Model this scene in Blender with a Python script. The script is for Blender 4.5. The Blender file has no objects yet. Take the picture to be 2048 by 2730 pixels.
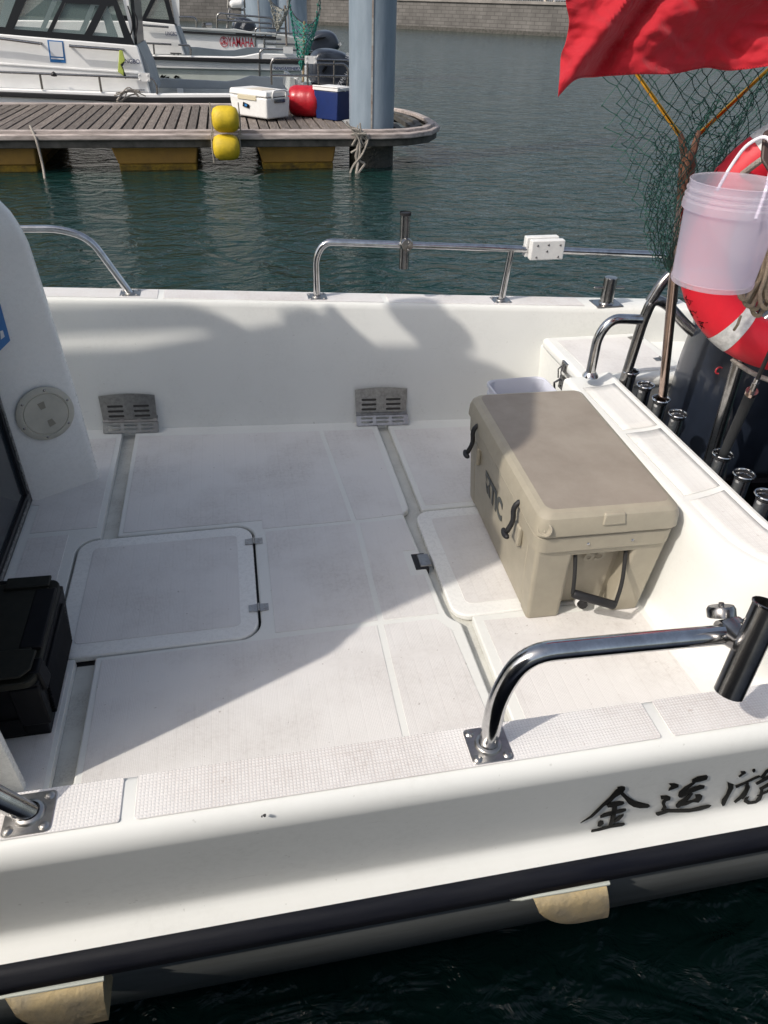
import bpy, bmesh, math, random
from math import sin, cos, pi, radians, sqrt, atan2, hypot
from mathutils import Vector as V, Matrix, noise
random.seed(7)
S = bpy.context.scene
COL = S.collection
# ------------------------------------------------------------------ camera
FPX = 1929.0; CAM = V((0, 0, 1.627))
PITCH, ROLL, YAW = radians(35.27), radians(1.61), radians(-11.79)
_f = V((-sin(YAW)*cos(PITCH), cos(YAW)*cos(PITCH), -sin(PITCH)))
_r = V((cos(YAW), sin(YAW), 0)); _u = _r.cross(_f)
CR = cos(ROLL)*_r + sin(ROLL)*_u; CU = -sin(ROLL)*_r + cos(ROLL)*_u; CF = _f
cd = bpy.data.cameras.new('camera'); cam = bpy.data.objects.new('camera', cd); COL.objects.link(cam)
cam.matrix_world = Matrix(((CR.x, CU.x, -CF.x, 0), (CR.y, CU.y, -CF.y, 0), (CR.z, CU.z, -CF.z, 1.627), (0, 0, 0, 1)))
cd.sensor_fit = 'HORIZONTAL'; cd.sensor_width = 36; cd.lens = 36*FPX/2048
cd.clip_start = 0.02; cd.clip_end = 3000
S.camera = cam
S.render.resolution_x = 768; S.render.resolution_y = 1024
K = 2048/1659.0
def ray(x, y):
    return CF + CR*((x*K-1024)/FPX) - CU*((y*K-1365)/FPX)
def at(x, y, X=None, Y=None, Z=None, D=None):
    """a measured point of the photograph on a real plane of the scene"""
    d = ray(x, y)
    if X is not None: t = X/d.x
    elif Y is not None: t = Y/d.y
    elif Z is not None: t = (Z-CAM.z)/d.z
    else: t = D
    return CAM + d*t
# ------------------------------------------------------------------ light
SUN = V((1, .42, -1.05)).normalized()
sd = bpy.data.lights.new('sun', 'SUN'); sun = bpy.data.objects.new('sun', sd); COL.objects.link(sun)
sd.energy = 2.95; sd.angle = radians(0.9); sd.color = (1, .93, .85)
sun.rotation_euler = SUN.to_track_quat('-Z', 'Y').to_euler(); sun.location = (-5, -2, 8)
w = bpy.data.worlds.new('World'); S.world = w; w.use_nodes = True
nt = w.node_tree; bg = nt.nodes['Background']; sk = nt.nodes.new('ShaderNodeTexSky')
sk.sky_type = 'NISHITA'; sk.sun_disc = False
sk.sun_elevation = math.asin(-SUN.z); sk.sun_rotation = atan2(-SUN.x, -SUN.y)
sk.air_density = 1.0; sk.dust_density = 3.5; sk.ozone_density = 0.8
hz = nt.nodes.new('ShaderNodeHueSaturation'); hz.inputs['Saturation'].default_value = .72   # hazy sky
nt.links.new(sk.outputs[0], hz.inputs['Color']); nt.links.new(hz.outputs[0], bg.inputs[0]); bg.inputs[1].default_value = 0.15
S.view_settings.view_transform = 'Standard'; S.view_settings.look = 'None'
S.view_settings.exposure = 0.12; S.view_settings.gamma = 1
S.render.engine = 'CYCLES'
S.cycles.max_bounces = 8; S.cycles.transparent_max_bounces = 16

# ------------------------------------------------------------------ materials
def mat(name, color=(.8, .8, .8), rough=.5, metal=0, noise_amt=0, nscale=8, tint=None, bump=0, bscale=200, bdist=.001,
        trans=0, alpha=1, coat=0, spec=.5, emis=None, stretch=(1, 1, 1)):
    m = bpy.data.materials.new(name); m.use_nodes = True; t = m.node_tree; b = t.nodes['Principled BSDF']
    b.inputs['Base Color'].default_value = (*color, 1); b.inputs['Roughness'].default_value = rough
    b.inputs['Metallic'].default_value = metal; b.inputs['Specular IOR Level'].default_value = spec
    b.inputs['Transmission Weight'].default_value = trans; b.inputs['Alpha'].default_value = alpha
    b.inputs['Coat Weight'].default_value = coat
    tc = t.nodes.new('ShaderNodeTexCoord'); mp = t.nodes.new('ShaderNodeMapping'); mp.inputs['Scale'].default_value = stretch
    t.links.new(tc.outputs['Object'], mp.inputs[0])
    if noise_amt:
        n = t.nodes.new('ShaderNodeTexNoise'); n.inputs['Scale'].default_value = nscale; n.inputs['Detail'].default_value = 8
        n.inputs['Roughness'].default_value = .65
        t.links.new(mp.outputs[0], n.inputs['Vector'])
        r = t.nodes.new('ShaderNodeMapRange'); r.inputs[1].default_value = .35; r.inputs[2].default_value = .7
        t.links.new(n.outputs['Fac'], r.inputs[0])
        mx = t.nodes.new('ShaderNodeMix'); mx.data_type = 'RGBA'
        mx.inputs[6].default_value = (*color, 1)
        tt = tint or tuple(c*(1-noise_amt) for c in color)
        mx.inputs[7].default_value = (*tt, 1)
        t.links.new(r.outputs[0], mx.inputs[0]); t.links.new(mx.outputs[2], b.inputs['Base Color'])
        rr = t.nodes.new('ShaderNodeMapRange'); rr.inputs[3].default_value = rough*.8; rr.inputs[4].default_value = min(1, rough*1.25)
        t.links.new(n.outputs['Fac'], rr.inputs[0]); t.links.new(rr.outputs[0], b.inputs['Roughness'])
    if bump:
        n2 = t.nodes.new('ShaderNodeTexNoise'); n2.inputs['Scale'].default_value = bscale; n2.inputs['Detail'].default_value = 4
        t.links.new(mp.outputs[0], n2.inputs['Vector'])
        bp = t.nodes.new('ShaderNodeBump'); bp.inputs['Strength'].default_value = bump; bp.inputs['Distance'].default_value = bdist
        t.links.new(n2.outputs['Fac'], bp.inputs['Height']); t.links.new(bp.outputs[0], b.inputs['Normal'])
    return m
def mnode(t, op, a, b=None):
    n = t.nodes.new('ShaderNodeMath'); n.operation = op
    for i, v in enumerate((a, b)):
        if v is None: continue
        if isinstance(v, (int, float)): n.inputs[i].default_value = v
        else: t.links.new(v, n.inputs[i])
    return n.outputs[0]
def gelcoat(name, color, dirt, dirt_amt=.5, rough=.32, scale=3.0, speck=.5, grid=None, gridbump=.5):
    """moulded fibreglass: soft grey dirt, sparse scuffs and specks; grid = (pitch_x, pitch_y, group_x, group_y) of the anti-slip pattern"""
    m = bpy.data.materials.new(name); m.use_nodes = True; t = m.node_tree; b = t.nodes['Principled BSDF']; L = t.links
    tc = t.nodes.new('ShaderNodeTexCoord')
    def nz(sc, det=6, rg=.6, vec=None):
        n = t.nodes.new('ShaderNodeTexNoise'); n.inputs['Scale'].default_value = sc; n.inputs['Detail'].default_value = det
        n.inputs['Roughness'].default_value = rg; L.new(vec or tc.outputs['Object'], n.inputs['Vector']); return n.outputs['Fac']
    def rng(x, a, c, d=0, e=1):
        r = t.nodes.new('ShaderNodeMapRange'); r.inputs[1].default_value = a; r.inputs[2].default_value = c
        r.inputs[3].default_value = d; r.inputs[4].default_value = e; L.new(x, r.inputs[0]); return r.outputs[0]
    big = rng(nz(scale, 5), .42, .68); fine = rng(nz(scale*22, 6, .7), .45, .75)
    dirtf = mnode(t, 'MULTIPLY', mnode(t, 'MULTIPLY', big, mnode(t, 'ADD', fine, .35)), dirt_amt)
    sp = rng(nz(70, 2, .5), .735, .76, 0, speck)
    mp = t.nodes.new('ShaderNodeMapping'); mp.inputs['Scale'].default_value = (3, 90, 40); mp.inputs['Rotation'].default_value = (0, 0, .5)
    L.new(tc.outputs['Object'], mp.inputs[0])
    sc = rng(nz(1.0, 3, .5, mp.outputs[0]), .72, .76, 0, speck*.35)
    f = mnode(t, 'MINIMUM', mnode(t, 'ADD', mnode(t, 'ADD', dirtf, sp), sc), 1)
    mx = t.nodes.new('ShaderNodeMix'); mx.data_type = 'RGBA'; mx.inputs[6].default_value = (*color, 1); mx.inputs[7].default_value = (*dirt, 1)
    L.new(f, mx.inputs[0])
    colout = mx.outputs[2]
    b.inputs['Roughness'].default_value = rough
    L.new(rng(fine, 0, 1, rough*.8, rough*1.3), b.inputs['Roughness'])
    if grid:
        sx = t.nodes.new('ShaderNodeSeparateXYZ'); L.new(tc.outputs['Object'], sx.inputs[0])
        def saw(o, p, w):
            fr = mnode(t, 'FRACT', mnode(t, 'DIVIDE', o, p))
            d = mnode(t, 'ABSOLUTE', mnode(t, 'SUBTRACT', fr, .5))
            return rng(d, .5-w, .5-w*.35, 1, 0)
        h = mnode(t, 'MULTIPLY', saw(sx.outputs[0], grid[0], .24), saw(sx.outputs[1], grid[1], .24))
        g2 = mnode(t, 'MULTIPLY', saw(sx.outputs[0], grid[2], .07), saw(sx.outputs[1], grid[3], .07))
        hh = mnode(t, 'MULTIPLY', h, g2)
        bp = t.nodes.new('ShaderNodeBump'); bp.inputs['Strength'].default_value = gridbump; bp.inputs['Distance'].default_value = .0012
        L.new(hh, bp.inputs['Height']); L.new(bp.outputs[0], b.inputs['Normal'])
        m2 = t.nodes.new('ShaderNodeMix'); m2.data_type = 'RGBA'; m2.blend_type = 'MULTIPLY'
        gr = mnode(t, 'MULTIPLY', mnode(t, 'SUBTRACT', 1, hh), grid[4])
        L.new(mnode(t, 'MULTIPLY', gr, mnode(t, 'ADD', big, .35)), m2.inputs[0]); L.new(colout, m2.inputs[6]); m2.inputs[7].default_value = (*grid[5], 1)
        colout = m2.outputs[2]
    L.new(colout, b.inputs['Base Color'])
    return m
GEL = gelcoat('gelcoat', (.75, .757, .72), (.46, .46, .42), .24, rough=.5, speck=.45)
GELW = gelcoat('gelcoat_white', (.80, .80, .765), (.5, .48, .45), .25, speck=.4)
GELD = gelcoat('gelcoat_channel', (.60, .60, .55), (.24, .22, .19), .6, rough=.45, scale=9, speck=.7)
NSF = gelcoat('nonslip_floor', (.745, .73, .705), (.47, .44, .41), .5, rough=.5, speck=.8, grid=(.0046, .0046, .046, .5, .2, (.66, .62, .60)), gridbump=.32)
NSG = gelcoat('nonslip_gunwale', (.76, .745, .72), (.52, .46, .42), .45, rough=.5, speck=.5, grid=(.0058, .0058, .029, .029, .38, (.66, .60, .57)), gridbump=.42)
NST = gelcoat('nonslip_transom', (.76, .755, .72), (.5, .46, .42), .35, rough=.5, speck=.5, grid=(.0052, .0052, .021, .021, .4, (.62, .59, .57)), gridbump=.35)
def steel(name, color=(.62, .62, .62), rough=.14, amt=.35, sc=30):
    return mat(name, color, rough, 1, amt, sc, bump=.08, bscale=90, bdist=.0008)
STEEL = steel('stainless_steel'); STEELD = steel('weathered_steel', (.36, .35, .34), .22, .4, 40)
STEELB = mat('brushed_steel_plate', (.45, .44, .42), .34, 1, .35, 60)
BRONZE = mat('bronze_tube', (.50, .38, .32), .16, 1, .3, 30)
RUBBER = mat('black_rubber', (.012, .012, .014), .55, noise_amt=.4, nscale=30, bump=.2, bscale=150)
RAIL = mat('rub_rail_rubber', (.006, .007, .012), .55, noise_amt=.9, nscale=4, tint=(.016, .017, .021), spec=.2, bump=.3, bscale=40, stretch=(1, 8, 8))
NAVY = mat('motor_navy', (.016, .022, .036), .32, noise_amt=.3, nscale=20, coat=.5)
GREYM = mat('motor_grey', (.024, .031, .045), .35, noise_amt=.3, nscale=6, coat=.3)
TAN = mat('tan_plastic', (.36, .325, .25), .45, noise_amt=.12, nscale=14, bump=.25, bscale=500, bdist=.0006)
TANTOP = mat('tan_plastic_worn', (.31, .27, .22), .55, noise_amt=.22, nscale=7, tint=(.25, .215, .175), bump=.35, bscale=700, bdist=.0006)
TANDK = mat('tan_plastic_recess', (.34, .305, .235), .5, noise_amt=.12, nscale=14)
INK = mat('black_print', (.006, .006, .006), .6, spec=.08); CHAR = mat('charcoal_print', (.06, .065, .06), .5)
WHITEP = mat('white_plastic', (.72, .72, .70), .4, noise_amt=.12, nscale=20)
OLIVE = mat('olive_plastic', (.013, .0135, .009), .55, spec=.25, noise_amt=.3, nscale=30)
BLACKP = mat('black_plastic', (.003, .0033, .005), .5, spec=.18, noise_amt=.4, nscale=25)
RED = mat('red_plastic', (.62, .008, .022), .5, noise_amt=.15, nscale=9, tint=(.5, .006, .02), bump=.25, bscale=400)
TAPE = mat('reflective_tape', (.62, .62, .60), .38, noise_amt=.4, nscale=60)
BEIGE = mat('cream_plastic', (.52, .50, .42), .5, noise_amt=.2, nscale=10, bump=.2, bscale=500)
FOAM = mat('yellowed_foam', (.62, .48, .25), .85, noise_amt=.8, nscale=14, tint=(.36, .31, .22), bump=1, bscale=70, bdist=.004)
ROPE = mat('rope_fibre', (.36, .29, .19), .9, noise_amt=.4, nscale=80, bump=1, bscale=300, bdist=.002)
ROPEG = mat('grey_rope_fibre', (.33, .30, .26), .9, noise_amt=.4, nscale=80, bump=1, bscale=200, bdist=.003)
WOODP = mat('weathered_planks', (.19, .165, .145), .85, noise_amt=.8, nscale=3.5, tint=(.075, .058, .048), bump=.6, bscale=20, bdist=.01, stretch=(14, 1, 4))
PALE = mat('pale_fender', (.46, .40, .37), .7, noise_amt=.8, nscale=7, tint=(.17, .145, .13), stretch=(.5, 3, 3))
BEAM = mat('dark_beam', (.09, .085, .075), .8, noise_amt=.7, nscale=6, tint=(.03, .03, .025))
PILE = mat('pile_paint', (.215, .265, .315), .45, noise_amt=.5, nscale=1.6, tint=(.145, .19, .23), bump=.3, bscale=8, bdist=.01, stretch=(3, 3, .6))
PILEDK = mat('pile_growth', (.018, .019, .015), .6, noise_amt=.8, nscale=8, tint=(.05, .05, .04), bump=1, bscale=30, bdist=.02)
YEL = mat('yellow_plastic', (.62, .44, .015), .6, noise_amt=.3, nscale=9, bump=.4, bscale=60, bdist=.005)
NETG = mat('green_twine', (.008, .055, .042), .7); NETGR = mat('grey_twine', (.25, .25, .22), .8)
GLASS = mat('tinted_glass', (.30, .42, .40), .03, alpha=.20, spec=.8)
HULLB = mat('stained_hull_shade', (.30, .32, .32), .45, noise_amt=.6, nscale=2.5, tint=(.20, .21, .20), stretch=(1, 1, 5))  # grey carries the shade under the rub rail as well as dirt streaks
DKGLASS = mat('dark_door_glass', (.012, .017, .022), .08)
FRAME = mat('black_window_frame', (.012, .013, .016), .3)
HULLW = mat('white_hull', (.84, .84, .82), .3, noise_amt=.12, nscale=1.5)
HULLG = mat('grey_green_hull', (.42, .44, .43), .5, noise_amt=.3, nscale=1.5)
HULLL = mat('pale_green_hull', (.62, .66, .60), .4, noise_amt=.2, nscale=1.5)
HULLIN = mat('grey_hull_inside', (.30, .33, .35), .5, noise_amt=.2, nscale=2)
BLUE = mat('blue_poster', (.02, .16, .42), .4, noise_amt=.2, nscale=9)
PAPER = mat('white_paper', (.62, .64, .66), .5)
NAVYB = mat('navy_box_plastic', (.008, .025, .12), .4, noise_amt=.15, nscale=9)
REDP = mat('red_print', (.45, .01, .03), .5); BLUEP = mat('navy_print', (.01, .03, .12), .5)
MAROON = mat('antifouling', (.035, .006, .010), .55, noise_amt=.4, nscale=6)
WHITEPR = mat('white_print', (.6, .6, .6), .5)
TOWEL = mat('lime_towel', (.42, .50, .10), .95, noise_amt=.2, nscale=30); TOWELD = mat('grey_towel', (.04, .05, .07), .95)

# ------------------------------------------------------------------ helpers
def tag(o, label=None, cat=None, group=None, kind=None):
    if label: o['label'] = label
    if cat: o['category'] = cat
    if group: o['group'] = group
    if kind: o['kind'] = kind
    return o
def thing(name, label, cat, loc=(0, 0, 0), group=None):
    o = bpy.data.objects.new(name, None); o.location = loc; o.empty_display_size = .1; COL.objects.link(o)
    return tag(o, label, cat, group)
class MB:
    def __init__(s): s.v = []; s.f = []; s.mi = []; s.mats = []; s.cur = 0
    def m(s, material):
        if material not in s.mats: s.mats.append(material)
        s.cur = s.mats.index(material); return s
    def add(s, vs, fs):
        o = len(s.v); s.v += [V(p) for p in vs]; s.f += [tuple(i+o for i in f) for f in fs]; s.mi += [s.cur]*len(fs); return s
    def box(s, x0, x1, y0, y1, z0, z1, top=None, M=None):
        """top=(x0,x1,y0,y1) for a taper"""
        a = top or (x0, x1, y0, y1)
        vs = [V(p) for p in ((x0, y0, z0), (x1, y0, z0), (x1, y1, z0), (x0, y1, z0), (a[0], a[2], z1), (a[1], a[2], z1), (a[1], a[3], z1), (a[0], a[3], z1))]
        if M: vs = [M @ p for p in vs]
        return s.add(vs, [(3, 2, 1, 0), (4, 5, 6, 7), (0, 1, 5, 4), (1, 2, 6, 5), (2, 3, 7, 6), (3, 0, 4, 7)])
    def prism(s, base, d):
        """base: list of 3d points, d: extrusion vector"""
        n = len(base); b = [V(p) for p in base]; d = V(d)
        area = V((0, 0, 0))
        for i in range(n): area += b[i].cross(b[(i+1) % n])
        if area.dot(d) > 0: b = b[::-1]
        vs = b+[p+d for p in b]
        fs = [tuple(range(n)), tuple(range(2*n-1, n-1, -1))]
        fs += [(i, n+i, n+(i+1) % n, (i+1) % n) for i in range(n)]
        fs = [f[::1] for f in fs]
        return s.add(vs, fs)
    def loft(s, rings, close=True, cap=True):
        n = len(rings[0]); vs = [p for r in rings for p in r]; fs = []
        for i in range(len(rings)-1):
            for j in range(n if close else n-1):
                k = (j+1) % n
                fs.append((i*n+j, i*n+k, (i+1)*n+k, (i+1)*n+j))
        if cap and close:
            fs.append(tuple(range(n-1, -1, -1))); fs.append(tuple(range((len(rings)-1)*n, len(rings)*n)))
        return s.add(vs, fs)
    def tube(s, pts, r, seg=10, cap=True, closed=False):
        pts = [V(p) for p in pts]; n = len(pts)
        if n < 2: return s
        rr = r if isinstance(r, (list, tuple)) else [r]*n
        T = []
        for i in range(n):
            a = pts[(i-1) % n] if (closed or i > 0) else pts[i]; b = pts[(i+1) % n] if (closed or i < n-1) else pts[i]
            t = (b-a); T.append(t.normalized() if t.length > 1e-9 else V((0, 0, 1)))
        up = V((0, 0, 1)) if abs(T[0].z) < .9 else V((1, 0, 0))
        N = (up - T[0]*up.dot(T[0])).normalized(); rings = []
        for i in range(n):
            N = (N - T[i]*N.dot(T[i])); N = N.normalized() if N.length > 1e-6 else T[i].orthogonal().normalized()
            B = T[i].cross(N)
            rings.append([pts[i]+(N*cos(2*pi*k/seg)+B*sin(2*pi*k/seg))*rr[i] for k in range(seg)])
        if closed: rings.append(rings[0]); return s.loft(rings, True, False)
        return s.loft(rings, True, cap)
    def lathe(s, prof, c=(0, 0, 0), seg=32, M=None, cap=False):
        """prof [(r,z)]"""
        c = V(c); rings = []
        for r, z in prof:
            rings.append([(M @ V((r*cos(2*pi*k/seg), r*sin(2*pi*k/seg), z)) if M else V((r*cos(2*pi*k/seg), r*sin(2*pi*k/seg), z)))+c for k in range(seg)])
        return s.loft(rings, True, cap)
    def sheet(s, grid):
        n = len(grid[0]); vs = [p for r in grid for p in r]
        return s.add(vs, [(i*n+j, i*n+j+1, (i+1)*n+j+1, (i+1)*n+j) for i in range(len(grid)-1) for j in range(n-1)])
    def build(s, name, material=None, parent=None, smooth=True, bevel=0, bseg=2, angle=35, sub=0, solid=0, recalc=True):
        me = bpy.data.meshes.new(name); me.from_pydata([tuple(p) for p in s.v], [], s.f)
        ms = s.mats if s.mats else [material]
        for x in ms: me.materials.append(x)
        if s.mats:
            for p, i in zip(me.polygons, s.mi): p.material_index = i
        if recalc:
            bm = bmesh.new(); bm.from_mesh(me); bmesh.ops.recalc_face_normals(bm, faces=bm.faces); bm.to_mesh(me); bm.free()
        if smooth:
            me.polygons.foreach_set('use_smooth', [True]*len(me.polygons))
            if not sub: me.set_sharp_from_angle(angle=radians(angle))
        o = bpy.data.objects.new(name, me); COL.objects.link(o)
        if parent is not None:
            o.parent = parent; 
            p = parent; off = V((0, 0, 0))
            while p is not None: off += p.location; p = p.parent
            o.location = -off
        if solid: md = o.modifiers.new('solid', 'SOLIDIFY'); md.thickness = solid
        if bevel:
            md = o.modifiers.new('bevel', 'BEVEL'); md.width = bevel; md.segments = bseg; md.limit_method = 'ANGLE'; md.angle_limit = radians(30)
            md.harden_normals = False
        if sub: md = o.modifiers.new('sub', 'SUBSURF'); md.levels = sub; md.render_levels = sub
        return o
def build_split(mb, name, material=None, parent=None, **kw):
    """every loose piece of the builder becomes a part of its own"""
    par = list(range(len(mb.v)))
    def find(a):
        while par[a] != a: par[a] = par[par[a]]; a = par[a]
        return a
    for f in mb.f:
        r0 = find(f[0])
        for i in f[1:]: par[find(i)] = r0
    groups = {}
    for k, f in enumerate(mb.f): groups.setdefault(find(f[0]), []).append(k)
    out = []
    for ks in groups.values():
        m2 = MB(); m2.mats = list(mb.mats); idx = {}
        for k in ks:
            g_ = []
            for i in mb.f[k]:
                if i not in idx: idx[i] = len(m2.v); m2.v.append(mb.v[i])
                g_.append(idx[i])
            m2.f.append(tuple(g_)); m2.mi.append(mb.mi[k])
        out.append(m2.build(name, material, parent, **kw))
    return out
def arc(cx, cy, r, a0, a1, n=6):
    return [(cx+r*cos(radians(a0+(a1-a0)*i/n)), cy+r*sin(radians(a0+(a1-a0)*i/n))) for i in range(n+1)]
def rrect(x0, x1, y0, y1, r, n=6):
    return arc(x1-r, y1-r, r, 0, 90, n)+arc(x0+r, y1-r, r, 90, 180, n)+arc(x0+r, y0+r, r, 180, 270, n)+arc(x1-r, y0+r, r, 270, 360, n)
def fillet(pts, r, n=6):
    """round the inner corners of an open 3d polyline"""
    pts = [V(p) for p in pts]; out = [pts[0]]
    rs = r if isinstance(r, (list, tuple)) else [r]*len(pts)
    for i in range(1, len(pts)-1):
        a, b, c = pts[i-1], pts[i], pts[i+1]; u = (a-b); v = (c-b); lu, lv = u.length, v.length
        if lu < 1e-6 or lv < 1e-6: continue
        d = min(rs[i], lu*.49, lv*.49); p, q = b+u/lu*d, b+v/lv*d
        for k in range(n+1):
            t = k/n; out.append(p*(1-t)**2 + b*2*t*(1-t) + q*t*t)
    out.append(pts[-1]); return out
def plate(name, loops, thick, material, parent, M, bevel=0):
    """flat plate with holes; loops[0] outer, the rest holes (2d); M places it"""
    cu = bpy.data.curves.new('tmp', 'CURVE'); cu.dimensions = '2D'; cu.fill_mode = 'BOTH'; cu.extrude = thick/2; cu.bevel_depth = bevel; cu.bevel_resolution = 1
    for lp in loops:
        sp = cu.splines.new('POLY'); sp.points.add(len(lp)-1); sp.use_cyclic_u = True
        for p, q in zip(sp.points, lp): p.co = (q[0], q[1], 0, 1)
    ob = bpy.data.objects.new('tmp', cu)
    me = bpy.data.meshes.new_from_object(ob); me.name = name
    bpy.data.objects.remove(ob); bpy.data.curves.remove(cu)
    me.transform(M); me.materials.clear(); me.materials.append(material)
    o = bpy.data.objects.new(name, me); COL.objects.link(o)
    if parent is not None:
        o.parent = parent; p = parent; off = V((0, 0, 0))
        while p is not None: off += p.location; p = p.parent
        o.location = -off
    return o
def frameM(o, x, y, z=None):
    x = V(x).normalized(); y = V(y); y = (y-x*y.dot(x)).normalized(); z = x.cross(y)
    return Matrix(((x.x, y.x, z.x, o[0]), (x.y, y.y, z.y, o[1]), (x.z, y.z, z.z, o[2]), (0, 0, 0, 1)))
def text(name, s, size, material, parent, M, thick=.001, sx=1, shear=0, bold=0):
    cu = bpy.data.curves.new('tmp', 'FONT'); cu.body = s; cu.size = size; cu.extrude = thick/2; cu.shear = shear; cu.offset = bold
    cu.align_x = 'LEFT'
    ob = bpy.data.objects.new('tmp', cu); me = bpy.data.meshes.new_from_object(ob); me.name = name
    bpy.data.objects.remove(ob); bpy.data.curves.remove(cu)
    me.transform(M @ Matrix.Diagonal((sx, 1, 1, 1))); me.materials.clear(); me.materials.append(material)
    o = bpy.data.objects.new(name, me); COL.objects.link(o)
    if parent is not None:
        o.parent = parent; p = parent; off = V((0, 0, 0))
        while p is not None: off += p.location; p = p.parent
        o.location = -off
    return o
def screws(mb, pts, n=V((0, 0, 1)), r=.006, M=None):
    for p in pts:
        z = V(n).normalized(); x = z.orthogonal().normalized(); y = z.cross(x)
        R = Matrix((x, y, z)).transposed()
        mb.lathe([(0, r*.5), (r*.55, r*.42), (r, .0), (r, -r*.3)], p, 10, M=R)
def clone(o, parent=None, dloc=None):
    c = o.copy(); COL.objects.link(c); c.parent = parent
    if dloc is not None: c.location = o.location+V(dloc)
    for ch in list(o.children):
        g = ch.copy(); COL.objects.link(g); g.parent = c
        for q in list(ch.children):
            h = q.copy(); COL.objects.link(h); h.parent = g
    return c

WZ = -.46
# ------------------------------------------------------------------ water
def water():
    m = bpy.data.materials.new('harbour_water'); m.use_nodes = True; t = m.node_tree; b = t.nodes['Principled BSDF']; L = t.links
    b.inputs['Base Color'].default_value = (.0062, .0265, .0235, 1); b.inputs['Roughness'].default_value = .06; b.inputs['IOR'].default_value = 1.33
    tc = t.nodes.new('ShaderNodeTexCoord')
    def nz(sc, det, st, rg=.55, dist=0):
        mp = t.nodes.new('ShaderNodeMapping'); mp.inputs['Scale'].default_value = st; mp.inputs['Rotation'].default_value = (0, 0, .25)
        L.new(tc.outputs['Object'], mp.inputs[0])
        n = t.nodes.new('ShaderNodeTexNoise'); n.inputs['Scale'].default_value = sc; n.inputs['Detail'].default_value = det
        n.inputs['Roughness'].default_value = rg; n.inputs['Distortion'].default_value = dist; L.new(mp.outputs[0], n.inputs['Vector']); return n.outputs['Fac']
    a = nz(2.6, 3, (1, 1.55, 1), .5, 1.3); c = nz(8, 4, (1, 1.35, 1), .6, .8); d = nz(.7, 2, (1, 1.5, 1), .5, .8)
    h = mnode(t, 'ADD', mnode(t, 'MULTIPLY', a, 1.0), mnode(t, 'MULTIPLY', c, .26))
    h = mnode(t, 'ADD', h, mnode(t, 'MULTIPLY', d, 1.2))
    bp = t.nodes.new('ShaderNodeBump'); bp.inputs['Strength'].default_value = 1; bp.inputs['Distance'].default_value = .075
    L.new(h, bp.inputs['Height']); L.new(bp.outputs[0], b.inputs['Normal'])
    mb = MB(); mb.add([(-900, -300, WZ), (900, -300, WZ), (900, 1500, WZ), (-900, 1500, WZ)], [(0, 1, 2, 3)])
    o = mb.build('water', m, smooth=False); tag(o, kind='structure')
    mb = MB(); mb.add([(-900, -300, -6), (900, -300, -6), (900, 1500, -6), (-900, 1500, -6)], [(0, 1, 2, 3)])
    tag(mb.build('seabed', mat('silt', (.06, .055, .04), .9, noise_amt=.3, nscale=.5), smooth=False), kind='structure')
water()

# ================================================================== OUR BOAT
boat = thing('fishing_boat', 'white open-decked fishing boat in the foreground with black rub rail and steel rails', 'boat', (0, 1.95, WZ))
ZN = .59
def zf(x): return .555-.035*x*.9
def yfw(x): return 3.04-.085*x            # far inner wall at the floor
# ---- near side hull
mb = MB()
xs = [-6, -4, -2, -1, -.5, 0, .5, 1, 1.5, 2.1]
def near_prof(x):
    return [(.86, -.05), (.84, .06), (.80, .30), (.782, .55), (.778, .575), (.772, .585), (.762, .59), (.70, .59), (.688, .588), (.677, .581), (.670, .568), (.667, .55), (.6688, .540),
            (.685, .45), (.700, .3667), (.7108, .306), (.7128, .295), (.7140, .287), (.7135, .278), (.7100, .271), (.703, .265), (.693, .260), (.681, .254), (.677, .252)]
def bowx(x, y):      # the sides draw together towards the bow
    k = max(0, -x-2.5); return y+k*k*.05*(1 if y < 1.95 else -1)
mb.m(GEL).loft([[V((x, bowx(x, y), z)) for y, z in near_prof(x)] for x in xs], close=False)
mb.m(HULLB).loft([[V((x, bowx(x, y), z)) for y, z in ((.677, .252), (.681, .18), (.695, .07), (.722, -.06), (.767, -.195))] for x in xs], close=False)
mb.m(MAROON).loft([[V((x, bowx(x, y), z)) for y, z in ((.767, -.195), (.787, -.245), (.87, -.36), (1.2, -.55), (1.95, -.8))] for x in xs], close=False)
near_side = mb.build('hull_side', GEL, boat, angle=50)
# ---- far side hull
mb = MB()
def far_prof(x):
    y = yfw(x); z = zf(x)
    return [(y-.02, -.03), (y-.005, .01), (y+.005, .04), (y+.03, .2), (y+.075, z-.025), (y+.08, z-.008), (y+.09, z), (y+.22, z), (y+.235, z-.006), (y+.24, z-.03), (y+.25, z-.2),
            (y+.28, z-.23), (y+.28, z-.3), (y+.2, 0)]
xf = [-6, -4, -2, -1, -.5, 0, .5, 1, 1.5, 2.06]
mb.m(GEL).loft([[V((x, bowx(x, y), z)) for y, z in far_prof(x)] for x in xf], close=False)
mb.m(MAROON).loft([[V((x, bowx(x, y), z)) for y, z in ((yfw(x)+.2, 0), (yfw(x)+.1, -.2), (2.8, -.5), (1.95, -.8))] for x in xf], close=False)
mb.build('hull_side', GEL, boat, angle=50)
# ---- rub rails
for sgn in (0, 1):
    mb = MB()
    rp = [(.681, .249), (.669, .252), (.657, .244), (.650, .231), (.647, .224), (.650, .216), (.649, .206), (.653, .196), (.662, .188), (.683, .188)]
    if sgn == 0: rings = [[V((x, bowx(x, y), z)) for y, z in rp] for x in xs]
    else: rings = [[V((x, bowx(x, yfw(x)+.28+(.681-y)), z+.006)) for y, z in rp] for x in xf]
    mb.loft(rings, close=True).build('rub_rail', RAIL, boat, angle=60)
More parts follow.
